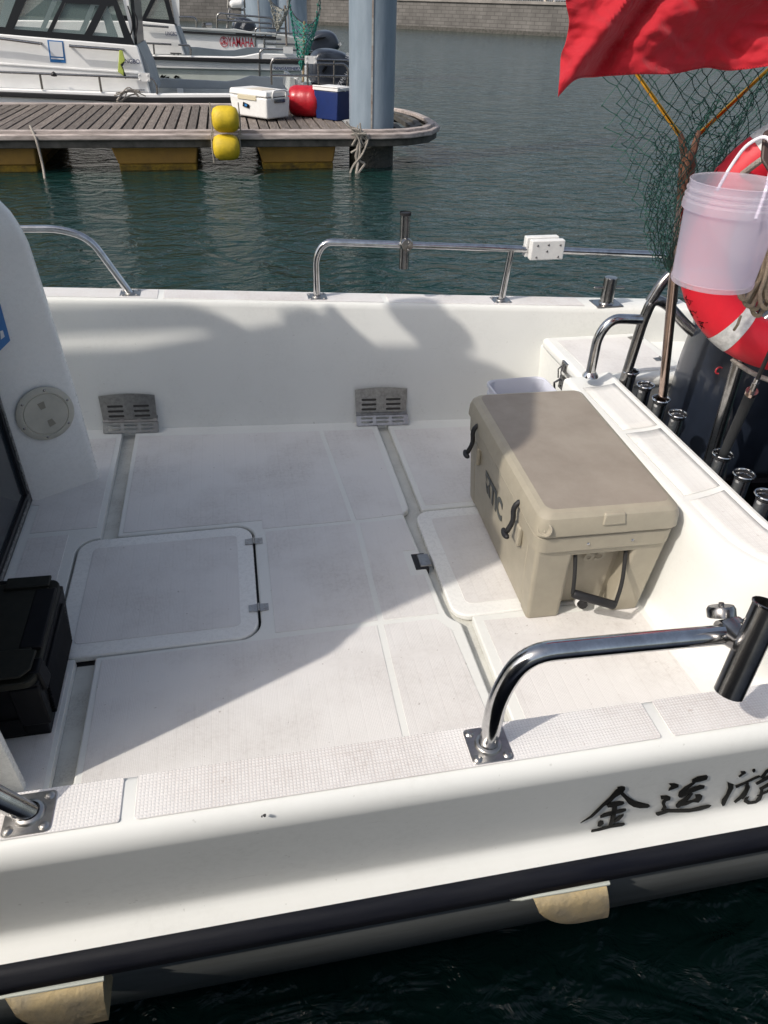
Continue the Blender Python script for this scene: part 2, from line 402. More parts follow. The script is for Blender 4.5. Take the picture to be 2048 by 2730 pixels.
# ---- near gunwale anti-slip pads: moulded rectangles with plain strips between
def pad(poly, z, mt, name, h=.0022, r=0):
    mb = MB(); mb.prism([(x, y, z) for x, y in poly], (0, 0, h)); return mb.build(name, mt, boat, bevel=.0012, bseg=1)
cuts = [-3.2, -1.95, -.78, -.245, .66, 1.9]
for i in range(len(cuts)-1):
    pad(rrect(cuts[i]+.010, cuts[i+1]-.010, .690, .770, .006, 3), ZN, NSG, 'gunwale_pad')
cuts = [-3.2, -1.6, -.34, .63, 1.55]
for i in range(len(cuts)-1):
    a, b = cuts[i]+.012, cuts[i+1]-.012; mb = MB()
    q = [(a, yfw(a)+.098), (b, yfw(b)+.098), (b, yfw(b)+.212), (a, yfw(a)+.212)]
    mb.prism([(x, y, zf(x)) for x, y in q], (0, 0, .0022)); mb.build('gunwale_pad', NSG, boat, bevel=.001, bseg=1)
# ---- chips and scuffs on the moulding
mb = MB()
for (px, py, s_) in ((572, 1760, .0028), (566, 1762, .0014)):
    p = at(px, py, Z=.583); n_ = 7
    mb.prism([p+V((s_*(1.2 if k % 2 else .7)*cos(2*pi*k/n_), s_*.5*sin(2*pi*k/n_)-.0, s_*.35*sin(2*pi*k/n_))) for k in range(n_)], (0, -.004, .003))
for (px, py, s_) in ((664, 652, .004), (524, 649, .0025)):
    p = at(px, py, Z=.54)
    mb.prism([p+V((s_*1.5*cos(2*pi*k/6), -.002, s_*sin(2*pi*k/6))) for k in range(6)], (0, -.002, 0))
build_split(mb, 'paint_chip', RUBBER, boat, smooth=False)

# ---- floor
mb = MB(); mb.box(-4, 1.6, .80, 3.2, -.06, -.028); mb.build('deck_base', GELD, boat)
XL0, XL1 = -.585, -.527; XR0, XR1 = .572, .62
HL = (-.655, -.040, 1.655, 2.245); HR = (.585, 1.23, 1.635, 2.235); g = .008
# middle slab with notches for both hatches
r = .075
mid = [(XL1, .82), (XL1, HL[2]-g-.0)]
mid += [(HL[1]+g-r, HL[2]-g)]+arc(HL[1]+g-r, HL[2]-g+r, r, 270, 360, 7)+arc(HL[1]+g-r, HL[3]+g-r, r, 0, 90, 7)
mid += [(XL1, HL[3]+g), (XL1, yfw(XL1)+.02), (XR0, yfw(XR0)+.02), (XR0, HR[3]+.03)]
r2 = .05
mid += arc(XR0, HR[3]-.015, .03, 110, 180, 4)+[(XR0-.012, HR[2]+.06)]+arc(XR0+.05, HR[2]+.035, .06, 190, 235, 4)+[(XR0+.028, HR[2]-.03), (XR0+.028, .82)]
mb = MB(); mb.prism([(x, y, -.026) for x, y in mid], (0, 0, .026))
mb.build('deck_panel', GEL, boat, bevel=.006, bseg=3)
left = [(-4, .82), (XL0, .82), (XL0, HL[2]-g), ]
left += [(HL[0]-g+r, HL[2]-g)]+arc(HL[0]-g+r, HL[2]-g+r, r, 270, 180, 6)+arc(HL[0]-g+r, HL[3]+g-r, r, 180, 90, 6)+[(XL0, HL[3]+g), (XL0, yfw(XL0)+.02), (-4, 3.3)]
mb = MB(); mb.prism([(x, y, -.026) for x, y in left], (0, 0, .026)); mb.build('deck_panel', GEL, boat, bevel=.006, bseg=3)
mb = MB(); mb.prism([(x, y, -.026) for x, y in [(XR1, HR[3]+g), (1.6, HR[3]+g), (1.6, 2.95), (XR1, yfw(XR1)+.02)]], (0, 0, .026))
mb.build('deck_panel', GEL, boat, bevel=.006, bseg=3)
mb = MB(); mb.prism([(x, y, -.026) for x, y in [(XR1+.005, .82), (1.9, .82), (1.9, HR[2]-g), (XR1+.02, HR[2]-g)]], (0, 0, .032))
mb.build('deck_panel', GEL, boat, bevel=.006, bseg=3)
# anti-slip surfaces of the deck
mb = MB()
def nsp(poly, z=0, h=.0018): mb.prism([(x, y, z) for x, y in poly], (0, 0, h))
yA = 2.20
nsp([(XL1+.02, 2.27), (.0, 2.27), (.0, 2.215)]+[(.0, 2.215), (.335, 2.215), (.295, 2.93), (XL1+.02, 3.0)])
nsp([(.355, 2.215), (XR0-.03, 2.225), (XR0-.03, 2.91), (.315, 2.93)])
nsp([(.01, 1.66), (.335, 1.66), (.345, 2.195), (.01, 2.195)])
nsp([(.355, 1.66), (XR0-.035, 1.66), (XR0-.035, 1.86), (.49, 1.86), (.49, 2.0), (XR0-.035, 2.0), (XR0-.035, 2.195), (.365, 2.195)])
nsp([(XL1+.02, .95), (.315, .95), (.33, 1.64), (XL1+.02, 1.63)][:4])
nsp([(.335, .95), (XR0+.01, .95), (XR0-.012, 1.58), (XR0-.05, 1.64), (.35, 1.64)])
nsp([(XL0-.02, 2.32), (XL0-.02, 3.0), (-1.5, 3.06), (-1.5, 2.72), (-.84, 2.5), (-.84, 2.32)])
nsp([(-.84, .95), (XL0-.012, .95), (XL0-.012, 1.6), (-.70, 1.6), (-.70, 2.29), (-.84, 2.29)])
nsp([(XR1+.02, 2.27), (1.2, 2.27), (1.2, 2.86), (XR1+.02, 2.89)])
nsp([(XR1+.05, .95), (1.22, .95), (1.19, 1.58), (XR1+.05, 1.60)], .006)
mb.build('nonslip_surface', NSF, boat, bevel=.001, bseg=1)
# near-side transverse ridge line between panels at y .95 shows through as plain moulding
mb = MB(); nsp([(XL1+.02, .84), (XR0-.01, .84), (XR0-.01, .93), (XL1+.02, .93)]); mb.build('nonslip_surface', NSF, boat, bevel=.001, bseg=1)
# hatches
def hatch(R, rad, name='hatch', inner=.055, z=.0):
    mb = MB(); mb.m(GELW).prism([(x, y, z-.024) for x, y in rrect(*R, rad, 8)], (0, 0, .024))
    h = mb.build(name, GELW, boat, bevel=.006, bseg=3)
    mb = MB(); mb.prism([(x, y, z) for x, y in rrect(R[0]+inner, R[1]-inner, R[2]+inner, R[3]-inner, .02, 4)], (0, 0, .0018))
    mb.build('nonslip_surface', NSF, h, bevel=.001, bseg=1)
    return h
hl = hatch(HL, .07); hr = hatch((HR[0], 1.22, HR[2], HR[3]), .06)
mb = MB(); mb.box(HL[0]-.012, HL[1]+.012, HL[2]-.012, HL[3]+.012, -.028, -.0275); mb.build('hatch_gap', RUBBER, boat)
for y in (2.142, 1.783):
    mb = MB(); x = HL[1]+.004
    for s_ in (-1, 1):
        mb.prism([(x+s_*.004+s_*a, y+b, .001) for a, b in ((0, -.018), (.028, -.016), (.028, .016), (0, .018))], (0, 0, .0025))
        screws(mb, [V((x+s_*.02, y+d, .0036)) for d in (-.009, .009)], r=.0035)
    mb.tube([(x, y-.018, .005), (x, y+.018, .005)], .0035, 8)
    mb.build('hinge', STEELB, hl, bevel=.0006, bseg=1)
# flush latch of the right hatch
mb = MB(); mb.m(RUBBER).box(.515, .563, 1.888, 1.976, -.024, .0022)
mb.m(STEELB).box(.533, .575, 1.898, 1.966, .001, .008, top=(.536, .575, .0+1.90, 1.964))
mb.build('flush_latch', STEELB, boat, bevel=.002, bseg=2)
# scuppers
def scupper(cx):
    yw = yfw(cx)
    a = math.atan(-.085); X = V((cos(a), sin(a), 0)); t = .0025
    Mw = frameM(V((cx, yw-.006, .035)), X, V((0, .16, 1)))
    slot = lambda x0, x1, y: rrect(x0, x1, y-.0055, y+.0055, .0054, 3)
    top = [(-.118, 0), (.118, 0), (.122, .125)]+[(.122-.244*i/8, .125+.009*sin(pi*i/8)) for i in range(1, 8)]+[(-.122, .125)]
    holes = [slot(-.092, -.022, y) for y in (.030, .053, .076)]+[slot(.022, .092, y) for y in (.030, .053, .076)]
    Mw = Mw @ Matrix.Translation((0, 0, .004))
    p = plate('scupper_grate', [top]+holes, t, STEELB, boat, Mw)
    mb = MB(); mb.box(-.118, .118, .018, .092, -.0008, .0008, M=Mw @ Matrix.Translation((0, 0, -.003))); mb.build('drain_opening', mat('dark_drain', (.06, .055, .05), .6), p)
    # angled front plate
    Mf = frameM(V((cx, yw-.052, .004)), X, V((0, .35, .42)))
    holes = [rrect(x0, x1, y-.005, y+.005, .0049, 3) for y in (.016, .034) for x0, x1 in ((-.10, -.045), (-.03, .03), (.045, .10))]
    plate('angle_plate', [rrect(-.122, .122, 0, .05, .004, 2)]+holes, t, STEELB, p, Mf)
    Mf = frameM(V((cx, yw-.025, .045)), X, V((0, 1, .35)))
    holes = [rrect(x0, x1, .012, .022, .0049, 3) for x0, x1 in ((-.10, -.045), (-.03, .03), (.045, .10))]
    plate('angle_plate', [rrect(-.120, .120, 0, .036, .003, 2)]+holes, t, STEELB, p, Mf)
scupper(-.545); scupper(.595)

# ---- transom: liner wall, bench top, outer face
def off(path, d):
    out = []
    for i, p in enumerate(path):
        a = V((*path[max(i-1, 0)], 0)); b = V((*path[min(i+1, len(path)-1)], 0)); t = (b-a).normalized(); n = V((-t.y, t.x, 0))
        out.append((p[0]+n.x*d, p[1]+n.y*d))
    return out
rim = [(1.24, 2.50), (1.24, 2.40), (1.24, 2.055), (1.24, 2.03), (1.24, 1.645), (1.24, 1.62), (1.241, 1.56), (1.243, 1.479), (1.25, 1.40), (1.266, 1.345), (1.292, 1.295), (1.335, 1.25), (1.40, 1.222), (1.5, 1.205), (1.95, 1.20)]
ZT = .40
def off2(path, d):  # positive d = outboard of the cockpit (aft)
    return off(path, d)
rings = []
for d, z in ((-.06, .0), (-.035, .003), (-.015, .014), (-.004, .035), (0, .07), (.006, .30), (.008, ZT-.012), (.012, ZT-.004), (.02, ZT), (.03, ZT+.001)):
    rings.append([V((x, y, z)) for x, y in off2(rim, d)])
mb = MB(); mb.loft(rings, close=False)
inner = off2(rim, .03)
outer = [(1.43, 2.50), (1.43, 2.40), (1.43, 2.055), (1.43, 2.03), (1.43, 1.67), (1.43, 1.645), (1.43, 1.60), (1.43, 1.50), (1.432, 1.44), (1.438, 1.40), (1.448, 1.37), (1.47, 1.345), (1.50, 1.33), (1.56, 1.32), (1.95, 1.318)]
def dens(path, n):
    P = [V((*p, 0)) for p in path]; out = []
    for a, b in zip(P, P[1:]):
        for k in range(n): out.append(a.lerp(b, k/n))
    out.append(P[-1]); return out
IN_, OUT_ = dens(inner, 8), dens(outer, 8)
TS = [0, .05, .09, .35, .6, .8, .9, .94, 1]
def topz(t): return ZT+.001+.006*t+.010*max(0, (t-.5)/.5)**2
rows = [[a.lerp(b, t)+V((0, 0, topz(t))) for a, b in zip(IN_, OUT_)] for t in TS]
n_ = len(IN_); vs = [p for r_ in rows for p in r_]
def is_pad(i, j):
    y = (IN_[j].y+OUT_[j].y+IN_[j+1].y+OUT_[j+1].y)/4
    return 2 <= i < 6 and y < 2.40 and not (2.03 < y < 2.055) and not (1.62 < y < 1.645)
fa = [(i*n_+j, i*n_+j+1, (i+1)*n_+j+1, (i+1)*n_+j) for i in range(len(TS)-1) for j in range(n_-1) if not is_pad(i, j)]
fb = [(i*n_+j, i*n_+j+1, (i+1)*n_+j+1, (i+1)*n_+j) for i in range(len(TS)-1) for j in range(n_-1) if is_pad(i, j)]
mb.m(GEL).add(vs, fa)
mb.loft([rows[-1], [p+V((.012, .006, -.002)) for p in rows[-1]], [p+V((.018, .01, -.018)) for p in rows[-1]], [V((p.x+.02, p.y+.012, -.45)) for p in rows[-1]]], close=False)
mb.build('transom', GEL, boat, angle=50)
mb = MB(); mb.add([p+V((0, 0, .0006)) for p in vs], fb); mb.build('nonslip_surface', NST, boat, solid=-.0015)
# stern corner locker
ly0, ly1, lx0, lx1 = 2.47, 2.93, 1.33, 1.80
mb = MB(); mb.box(lx0+.012, 2.04, ly0+.01, 3.0, -.2, .345); mb.build('stern_locker', GEL, boat, bevel=.01)
mb = MB(); mb.box(lx0-.01, lx1, ly0-.012, ly1, .352, .40); lid = mb.build('locker_lid', GEL, boat, bevel=.018, bseg=4)
mb = MB(); mb.box(lx0+.04, lx1-.05, ly0+.05, ly1-.05, .40, .4018); mb.build('nonslip_surface', NSF, lid, bevel=.001, bseg=1)
for (hx, hy) in ((1.74, 2.86), (1.74, 2.62)):
    mb = MB()
    for s_ in (-1, 1): mb.prism([(hx+s_*.003+s_*a, hy+b, .4005) for a, b in ((0, -.02), (.03, -.015), (.03, .015), (0, .02))], (0, 0, .003))
    mb.tube([(hx, hy-.02, .405), (hx, hy+.02, .405)], .004, 8)
    mb.build('hinge', STEELB, lid)
mb = MB()   # over-centre latch on the locker front
lx = lx0-.01; p = V((lx-.003, 2.66, .33))
mb.box(lx-.004, lx+.014, 2.635, 2.685, .352, .395); mb.box(lx-.0, lx+.014, 2.63, 2.69, .27, .325)
mb.tube([(lx-.012, 2.642, .318), (lx-.02, 2.645, .36), (lx-.008, 2.66, .385), (lx-.02, 2.675, .36), (lx-.012, 2.678, .318)], .003, 8)
mb.tube([(lx-.01, 2.66, .32), (lx-.035, 2.66, .305), (lx-.03, 2.655, .27), (lx-.04, 2.65, .25)], .005, 8)
screws(mb, [V((lx-.005, y, z)) for y in (2.645, 2.675) for z in (.387, .28)], (-1, 0, 0), .004)
mb.build('latch', STEELD, boat)
# far quarter (stern end of the far side)
mb = MB(); mb.box(2.04, 2.14, 2.45, 3.12, -.3, .30); mb.build('quarter_panel', GEL, boat, bevel=.015)
# engine well
mb = MB(); mb.box(1.47, 1.75, 1.3, 2.46, -.55, -.30); mb.box(1.47, 2.6, 1.15, 1.22, -.4, .1); mb.build('engine_bracket', BLACKP, boat, bevel=.01)

# ---- rails
def flange(mb, c, s_=.042, n=V((0, 0, 1))):
    c = V(c); mb.prism([(c.x+a, c.y+b, c.z) for a, b in rrect(-s_, s_, -s_, s_, .008, 3)], (0, 0, .004))
    mb.lathe([(.024, .004), (.022, .008), (.017, .010)], c, 16)
    screws(mb, [c+V((a*s_*.72, b*s_*.72, .004)) for a in (-1, 1) for b in (-1, 1)], r=.0085)
def railing(name, paths, flanges, r=.0165, rad=.07, m=STEEL, parent=boat, fr=.042, lab=None):
    mb = MB()
    for p in paths: mb.tube(fillet(p, rad, 8), r, 14)
    o = mb.build(name, m, parent, angle=60)
    for f in flanges:
        mb = MB(); flange(mb, f, fr); mb.build('base_plate', STEELB if m is STEEL else m, o, bevel=.0008, bseg=1)
    if lab: o['label'] = lab
    return o
RY = .728
n_rail = railing('railing', [[(.345, RY, .592), (.348, RY, .72), (.382, RY, .808), (.50, RY, .803), (.76, RY, .790), (2.0, RY, .74), (2.04, RY, .57)]], [(.345, RY, ZN)], rad=.075, fr=.036)
n_rail2 = railing('railing', [[(-.392, RY, .592), (-.53, RY, .81), (-.66, RY, .835), (-3.5, RY+.1, .90)], [(-1.7, RY, .85), (-1.7, RY, .59)]], [(-.392, RY, ZN)], rad=.07, fr=.036)
def fy(x): return yfw(x)+.155
f_rail = railing('railing', [[(.330, fy(.33), zf(.33)+.002), (.331, fy(.33), .72), (.37, fy(.4), .782), (.50, fy(.5), .776), (1.2, fy(1.2), .748), (1.95, fy(1.9), .715), (2.0, fy(1.95), .50)],
                 [(1.185, fy(1.2), .745), (1.165, fy(1.17), zf(1.16))]], [(.330, fy(.33), zf(.33)), (1.163, fy(1.163), zf(1.163))], rad=.07, r=.0155)
f_rail2 = railing('railing', [[(-.468, fy(-.47), zf(-.47)), (-.59, fy(-.6), .80), (-.70, fy(-.7), .838), (-3.5, 3.35, .87)], [(-1.7, fy(-1.7), .85), (-1.7, fy(-1.7), .6)]], [(-.468, fy(-.47), zf(-.47))], rad=.08, r=.0155)
# rod holder clamped on the far rail
def rod_holder_tube(mb, a, b, r, m=STEELD):
    a, b = V(a), V(b); t = (b-a).normalized()
    mb.tube([a, b-t*.004, b-t*.003, b, b+t*.001], [r, r, r*1.07, r*1.1, r*1.04], 20, cap=False)
    mb.tube([b+t*.001, b-t*.03, a+t*.01], [r*.93]*3, 20, cap=False)
    mb.tube([a+t*.002, a+t*.012], [r*.99]*2, 20)
A = at(872, 580, Y=fy(.7)-.02); B = at(876, 460, Y=fy(.7)-.0)
mb = MB(); mb.m(STEELD); rod_holder_tube(mb, A, B, .0215); 
mb.m(RUBBER).tube([B-V((0, 0, .008)), B+V((0, 0, .004))], [.0245, .0245], 20, cap=False).tube([B+V((0, 0, .0)), B+V((0, 0, .001))], .0205, 16)
rh = mb.build('rod_holder', STEELD, f_rail)
c = at(879, 529, Y=fy(.7)-.055)
mb = MB(); R = Matrix.Rotation(radians(90), 3, 'X'); mb.lathe([(0, .012), (.024, .010), (.027, .004), (.027, -.012), (.02, -.04)], c, 20, M=R)
screws(mb, [c+V((.006, -.012, .012)), c+V((.004, -.012, -.018))], (0, -1, 0), .005); mb.build('clamp_knob', STEELD, rh)
# white block on the far rail
mb = MB(); a = at(1150, 520, Y=fy(1.35)-.035); b = at(1215, 560, Y=fy(1.35)-.035)
mb.box(a.x, b.x, a.y-.004, a.y+.032, b.z-.0, a.z); mb.box(a.x-.012, b.x-.014, a.y+.034, a.y+.07, b.z+.004, a.z+.006)
bl = mb.build('white_block', WHITEP, f_rail, bevel=.005, bseg=3)
mb = MB(); w_, h_ = b.x-a.x, a.z-b.z
screws(mb, [V((a.x+w_*u, a.y-.0045, b.z+h_*v)) for u, v in ((.18, .75), (.5, .78), (.86, .75), (.48, .45), (.18, .15), (.84, .15))], (0, -1, 0), .005); build_split(mb, 'screw', STEELD, bl)
# near rail rod holder
A = at(1574, 1497, Y=.665); B = at(1662, 1305, Y=.70)
mb = MB(); rod_holder_tube(mb, A, B, .0235); rh = mb.build('rod_holder', STEELD, n_rail)
mb = MB(); c = at(1578, 1362, Y=.735); t = (B-A).normalized(); mid_ = A+(B-A)*.52
mb.tube([c, c+(mid_-c)*.45, mid_], [.026, .022, .014], 18)
mb.tube([c+V((-.018, 0, -.002)), c+V((.018, 0, .002))], .0205, 20)
k = c+V((-.004, .03, .018)); mb.lathe([(0, .008), (.02, .008), (.023, .003), (.023, -.010), (.012, -.012)], k, 20, M=Matrix.Rotation(radians(-35), 3, 'X'))
mb.tube([k+V((0, 0, 0)), k+V((.0, .006, .012))], .0045, 10)
mb.tube([c+V((.012, -.005, .03)), c+V((.02, -.03, .0))], .0035, 8)
mb.build('clamp', STEELD, rh)
# mooring bitt
c = V((1.655, fy(1.655)-.02, zf(1.655))); mb = MB()
mb.prism([(c.x+x, c.y+y, c.z) for x, y in rrect(-.065, .065, -.05, .05, .006, 3)], (0, 0, .005)); screws(mb, [c+V((a*.053, b*.038, .005)) for a in (-1, 1) for b in (-1, 1)], r=.006)
mb.lathe([(.036, .005), (.031, .012), (.030, .02), (.030, .118), (.028, .123), (0, .124)], c, 24)
mb.tube([c+V((-.075, 0, .078)), c+V((.075, 0, .074))], .0055, 10)
mb.build('mooring_bitt', STEELD, boat, bevel=.0006, bseg=1)
# stern arches
Yp = 2.42
P = lambda x, y, Y=Yp: at(x, y, Y=Y)
base1 = P(1275, 806); base1.z = max(base1.z, .42)
mb = MB(); mb.tube(fillet([P(1275, 808), P(1292, 725), P(1322, 688), P(1384, 690)], [.0, .09, .06, 0], 8), .019, 16)
mb.lathe([(.032, 0), (.030, .006), (.022, .016), (.019, .02)], P(1275, 812), 20); mb.build('grab_rail', STEEL, boat, angle=60)
mb = MB(); mb.tube(fillet([P(1340, 850), P(1390, 690), P(1410, 645), P(1440, 655), P(1490, 712, 2.36), P(1560, 760, 2.3)], [0, .12, .07, .05, .05, 0], 8), .020, 16)
mb.tube(fillet([P(1404, 652), P(1436, 600), P(1520, 545), P(1700, 540)], [0, .1, .08, 0], 8), .0195, 16)
mb.build('grab_rail', STEELD, boat, angle=60)
# leaning leg of the stern arch
mb = MB(); mb.tube([at(1528, 1010, Y=1.95), at(1594, 790, Y=1.9), at(1640, 620, Y=1.86)], .0205, 16)
mb.tube(fillet([at(1600, 745, Y=2.0), at(1640, 700, Y=1.98), at(1720, 640, Y=1.98)], .05, 6), .019, 14)
mb.build('stern_post', STEELD, boat)
# transom rod holders
rhs = []
for (y, x) in ((2.418, 1.485), (2.292, 1.483), (2.173, 1.483), (2.055, 1.485), (1.773, 1.486), (1.651, 1.483), (1.535, 1.48)):
    mb = MB(); mb.m(STEEL)
    mb.lathe([(.0245, -.24), (.0245, -.02), (.026, -.008), (.030, -.001), (.033, .0), (.0345, .003), (.033, .006), (.030, .006), (.0285, .003), (.0280, .0)], (x, y, .45), 24)
    mb.m(RUBBER).lathe([(.0281, .0005), (.0240, -.02), (.0225, -.05), (.0225, -.16), (.0, -.16)], (x, y, .45), 24)
    mb.build('rod_holder', STEEL, boat, angle=50)

# ---- cabin
def prismXZ(mb, pts, y0, y1): mb.prism([(x, y0, z) for x, z in pts], (0, y1-y0, 0))
side = [(-.635, 0), (-.645, .35), (-.665, .70), (-.680, .93), (-.690, .98), (-.712, 1.035), (-.765, 1.11), (-.86, 1.20), (-.96, 1.88), (-4.2, 1.75), (-5.0, .6), (-5.0, 0)]
for (ya, yb, fr_) in ((2.692, 2.76, 1), (1.205, 1.155, -1)):
    mb = MB(); mb.m(GELW); prismXZ(mb, side, ya, yb)
    mb.v = []; mb.f = []; mb.mi = []
    prismXZ(mb, [p for p in side if p[1] <= 1.2][:8]+[(-4.6, 1.2), (-5.0, .6), (-5.0, 0)], ya, yb)
    k0 = len(mb.v); prismXZ(mb, [(-.86, 1.199), (-.96, 1.88), (-4.2, 1.75), (-4.6, 1.199)], ya, yb)
    if fr_ > 0:
        for v in mb.v[k0:]: v.y -= (v.z-1.199)*.34
    for v in mb.v: v.x -= .06
    cs = mb.build('cabin_side', GELW, boat, bevel=.012, bseg=3)
    # window
    mb = MB(); yy = yb+(.002 if fr_ > 0 else -.002)
    prismXZ(mb, [(-1.15, 1.2), (-1.22, 1.75), (-3.9, 1.65), (-4.3, 1.15)], yy, yy+.004*fr_)
    if fr_ > 0:
        for v in mb.v: v.y -= (v.z-1.199)*.34
    mb.build('window', DKGLASS, cs)
    # angled inner face of the corner column
    mb = MB(); m_ = 3.9
    q0, q1 = (-.848, 2.542), (-.637, 2.662)
    if fr_ < 0: q0 = (q0[0], m_-q0[1]); q1 = (q1[0], m_-q1[1])
    def cx(z):
        for i in range(8):
            if side[i][1] <= z <= side[i+1][1]:
                return side[i][0]+(side[i+1][0]-side[i][0])*(z-side[i][1])/(side[i+1][1]-side[i][1])
        return -.96
    rings = []
    for z in (0, .35, .70, .93, .965, 1.0, 1.035, 1.07, 1.10, 1.135, 1.17, 1.2, 1.4, 1.6, 1.86):
        dx = cx(z)-cx(0); w0 = -.11 if z < 1.2 else -.07
        a = V((q0[0]+dx*.9-.0, q0[1], z)); b = V((q1[0]+dx, q1[1], z)); s_ = fr_
        e = (b-a).normalized(); f_ = V((-.004, .03*s_, 0))
        rings.append([a, b-e*.022, b-e*.012+f_*.06, b-e*.005+f_*.2, b-e*.001+f_*.45, b+f_*.9, V((a.x, b.y+.0*s_, z)) + V((-.1, .01*s_, 0)), a+V((-.1, 0, 0))])
    if fr_ > 0:
        for r_ in rings:
            for v in r_:
                if v.z > 1.2: v.y -= (v.z-1.2)*.34
    mb.loft(rings); col = mb.build('cabin_column', GELW, boat, angle=60)
    if fr_ > 0: column = col
# door bulkhead and dark glass door
mb = MB(); 
mb.m(FRAME).box(-.905, -.872, 1.36, 2.56, .0, .05); mb.box(-.905, -.872, 2.505, 2.555, .05, 1.86); mb.box(-.905, -.872, 1.36, 1.40, .05, 1.86)
mb.box(-.90, -.878, 1.92, 1.96, .05, 1.86); mb.box(-.905, -.872, 1.36, 2.56, 1.80, 1.86)
dr = mb.build('door', FRAME, boat, bevel=.004)
mb = MB(); mb.box(-.893, -.889, 1.40, 1.92, .05, 1.8); mb.box(-.887, -.884, 1.96, 2.505, .05, 1.8); mb.build('pane', DKGLASS, dr)
mb = MB(); mb.box(-.871, -.8665, 2.515, 2.527, .05, 1.8); mb.box(-.871, -.8665, 1.5, 2.5, .022, .034); mb.build('seal', mat('worn_sealant', (.3, .3, .29), .9, noise_amt=.95, nscale=60, tint=(.02, .02, .02)), dr)
mb = MB(); mb.box(-.90, -.874, 2.56, 2.69, 0, 1.25); mb.box(-.90, -.872, 1.17, 1.355, 0, 1.88); build_split(mb, 'bulkhead', GELW, boat)
# roof
rf = [(-4.4, 1.42), (-1.2, 1.27), (-.78, 1.27), (-.60, 1.31), (-.52, 1.40), (-.46, 1.55), (-.40, 1.7), (-.37, 2.0), (-.40, 2.22), (-.50, 2.30), (-.72, 2.38), (-4.4, 2.70)]
mb = MB(); mb.prism([(x, y, 1.93) for x, y in rf], (0, 0, .05)); roof = mb.build('roof', GELW, boat, bevel=.02, bseg=3)
mb = MB(); mb.box(-4.1, -.97, 1.21, 2.46, 1.86, 1.932, top=(-4.1, -.93, 1.3, 2.44)); mb.build('roof_beam', GELW, roof)
mb = MB(); mb.tube(fillet([(-3.9, 2.63, 1.97), (-3.85, 2.62, 2.13), (-1.72, 2.47, 2.13), (-1.45, 2.43, 1.975)], .12, 6), .034, 10); mb.build('roof_rail', STEEL, roof)
mb = MB(); mb.lathe([(.05, 1.975), (.05, 2.0), (.03, 2.02), (.03, 2.07)], (-1.27, 2.395, 0), 16); mb.tube([(-1.50, 2.38, 2.24), (-1.40, 2.39, 2.16), (-1.22, 2.40, 2.03)], [.012, .05, .09], 16); mb.build('fin_shadow_caster', GELW, roof)  # unseen fitting added to throw a pointed shadow on the far wall
mb = MB(); mb.tube([(-.80, 2.34, 1.97), (-.82, 2.34, 2.20)], .03, 12); mb.tube([(-.95, 2.33, 2.30), (-.80, 2.34, 2.16), (-.62, 2.36, 2.04)], [.10, .075, .05], 16); mb.build('horn_shadow_caster', GELW, roof)  # made-up horn shape out of view, for the broader wall shadow
# blue poster on the column (its code panel left blank)
nrm = V((.12, -.211, 0)).normalized(); nrm = V((nrm.y*-1, nrm.x, 0)); dxy = V((.211, .12, 0)).normalized(); nn = V((dxy.y, -dxy.x, 0))
o0 = V((-.637, 2.662, 0))
def on_col(px, py, lift=.002):
    d = ray(px, py); t = (o0+nn*lift-CAM).dot(nn)/d.dot(nn); return CAM+d*t
mb = MB(); q = [on_col(*p, .010) for p in ((-20, 640), (0, 655), (22, 735), (0, 757), (-20, 772))]; mb.m(BLUE).prism(q, nn*.0015)
q = [on_col(*p, .012) for p in ((0, 715), (6, 713), (10, 727), (2, 733))]; mb.m(PAPER).prism(q, nn*.0008)
mb.build('poster', BLUE, column)
# deck plate (round inspection cover)
c = on_col(98, 893, .006); Mp = frameM(c, dxy, V((-.05, 0, 1)))
R3 = Mp.to_3x3(); 
if R3.col[2].dot(nn) < 0: Mp = frameM(c, -dxy, V((-.05, 0, 1))); R3 = Mp.to_3x3()
mb = MB(); mb.lathe([(.104, .0), (.104, .004), (.100, .007), (.083, .009), (.081, .0055), (.079, .0055), (.077, .0085), (.0, .009)], c, 48, M=R3)
dp = mb.build('inspection_cover', BEIGE, column, angle=40)
mb = MB(); screws(mb, [c+R3 @ V((.092*cos(a), .092*sin(a), .008)) for a in [radians(20+60*i) for i in range(6)]], R3.col[2], .005); build_split(mb, 'screw', STEELD, dp)
mb = MB()
for a0 in (100, 285):
    P_ = [(.026, -14), (.052, -14), (.052, 14), (.026, 14)]
    mb.prism([c+R3 @ V((rr*cos(radians(a0+da*(1.5 if rr < .04 else 1))), rr*sin(radians(a0+da*(1.5 if rr < .04 else 1))), .0095)) for rr, da in P_], R3.col[2]*.0006)
build_split(mb, 'finger_recess', mat('cream_recess', (.26, .24, .19), .6), dp)

# ---- hull side hoods of yellowed foam
def hood(x0, x1, z0, z1, yt):
    """scoop over a drain: straight flange on top, bulging outwards below, open cut at its after end"""
    n = 14; H = z1-z0; rings = []
    for i in range(n+1):
        u = i/n; x = x0+(x1-x0)*u; k = sqrt(max(0.0, 1-(1-min(u/.62, 1))**2))*.97+.03
        R_ = [V((x, yt-.048*(.25+.75*k)*sin(pi/2*j/8), z1-H*k*(1-cos(pi/2*j/8))**.8)) for j in range(9)]
        rings.append(R_+[V((x, .80, R_[-1].z)), V((x, .80, z1))])
    o = MB().loft(rings).build('drain_hood', FOAM, boat, bevel=.003, bseg=2)
    mb = MB(); mb.tube([(x0-.035, yt+.01, z1-.035), (x0-.02, yt-.004, z1-.012), (x0+.015, yt-.010, z1+.002), (x0+.06, yt-.012, z1+.004), (x1+.004, yt-.013, z1+.004)], .0045, 8)
    mb.build('trim', HULLL, o)
h0, h1, h2 = at(1150, 1945, Y=.655), at(1321, 1893, Y=.65), at(1262, 1972, Y=.635)
hood(h0.x, h1.x, h2.z-.002, .180, .667)
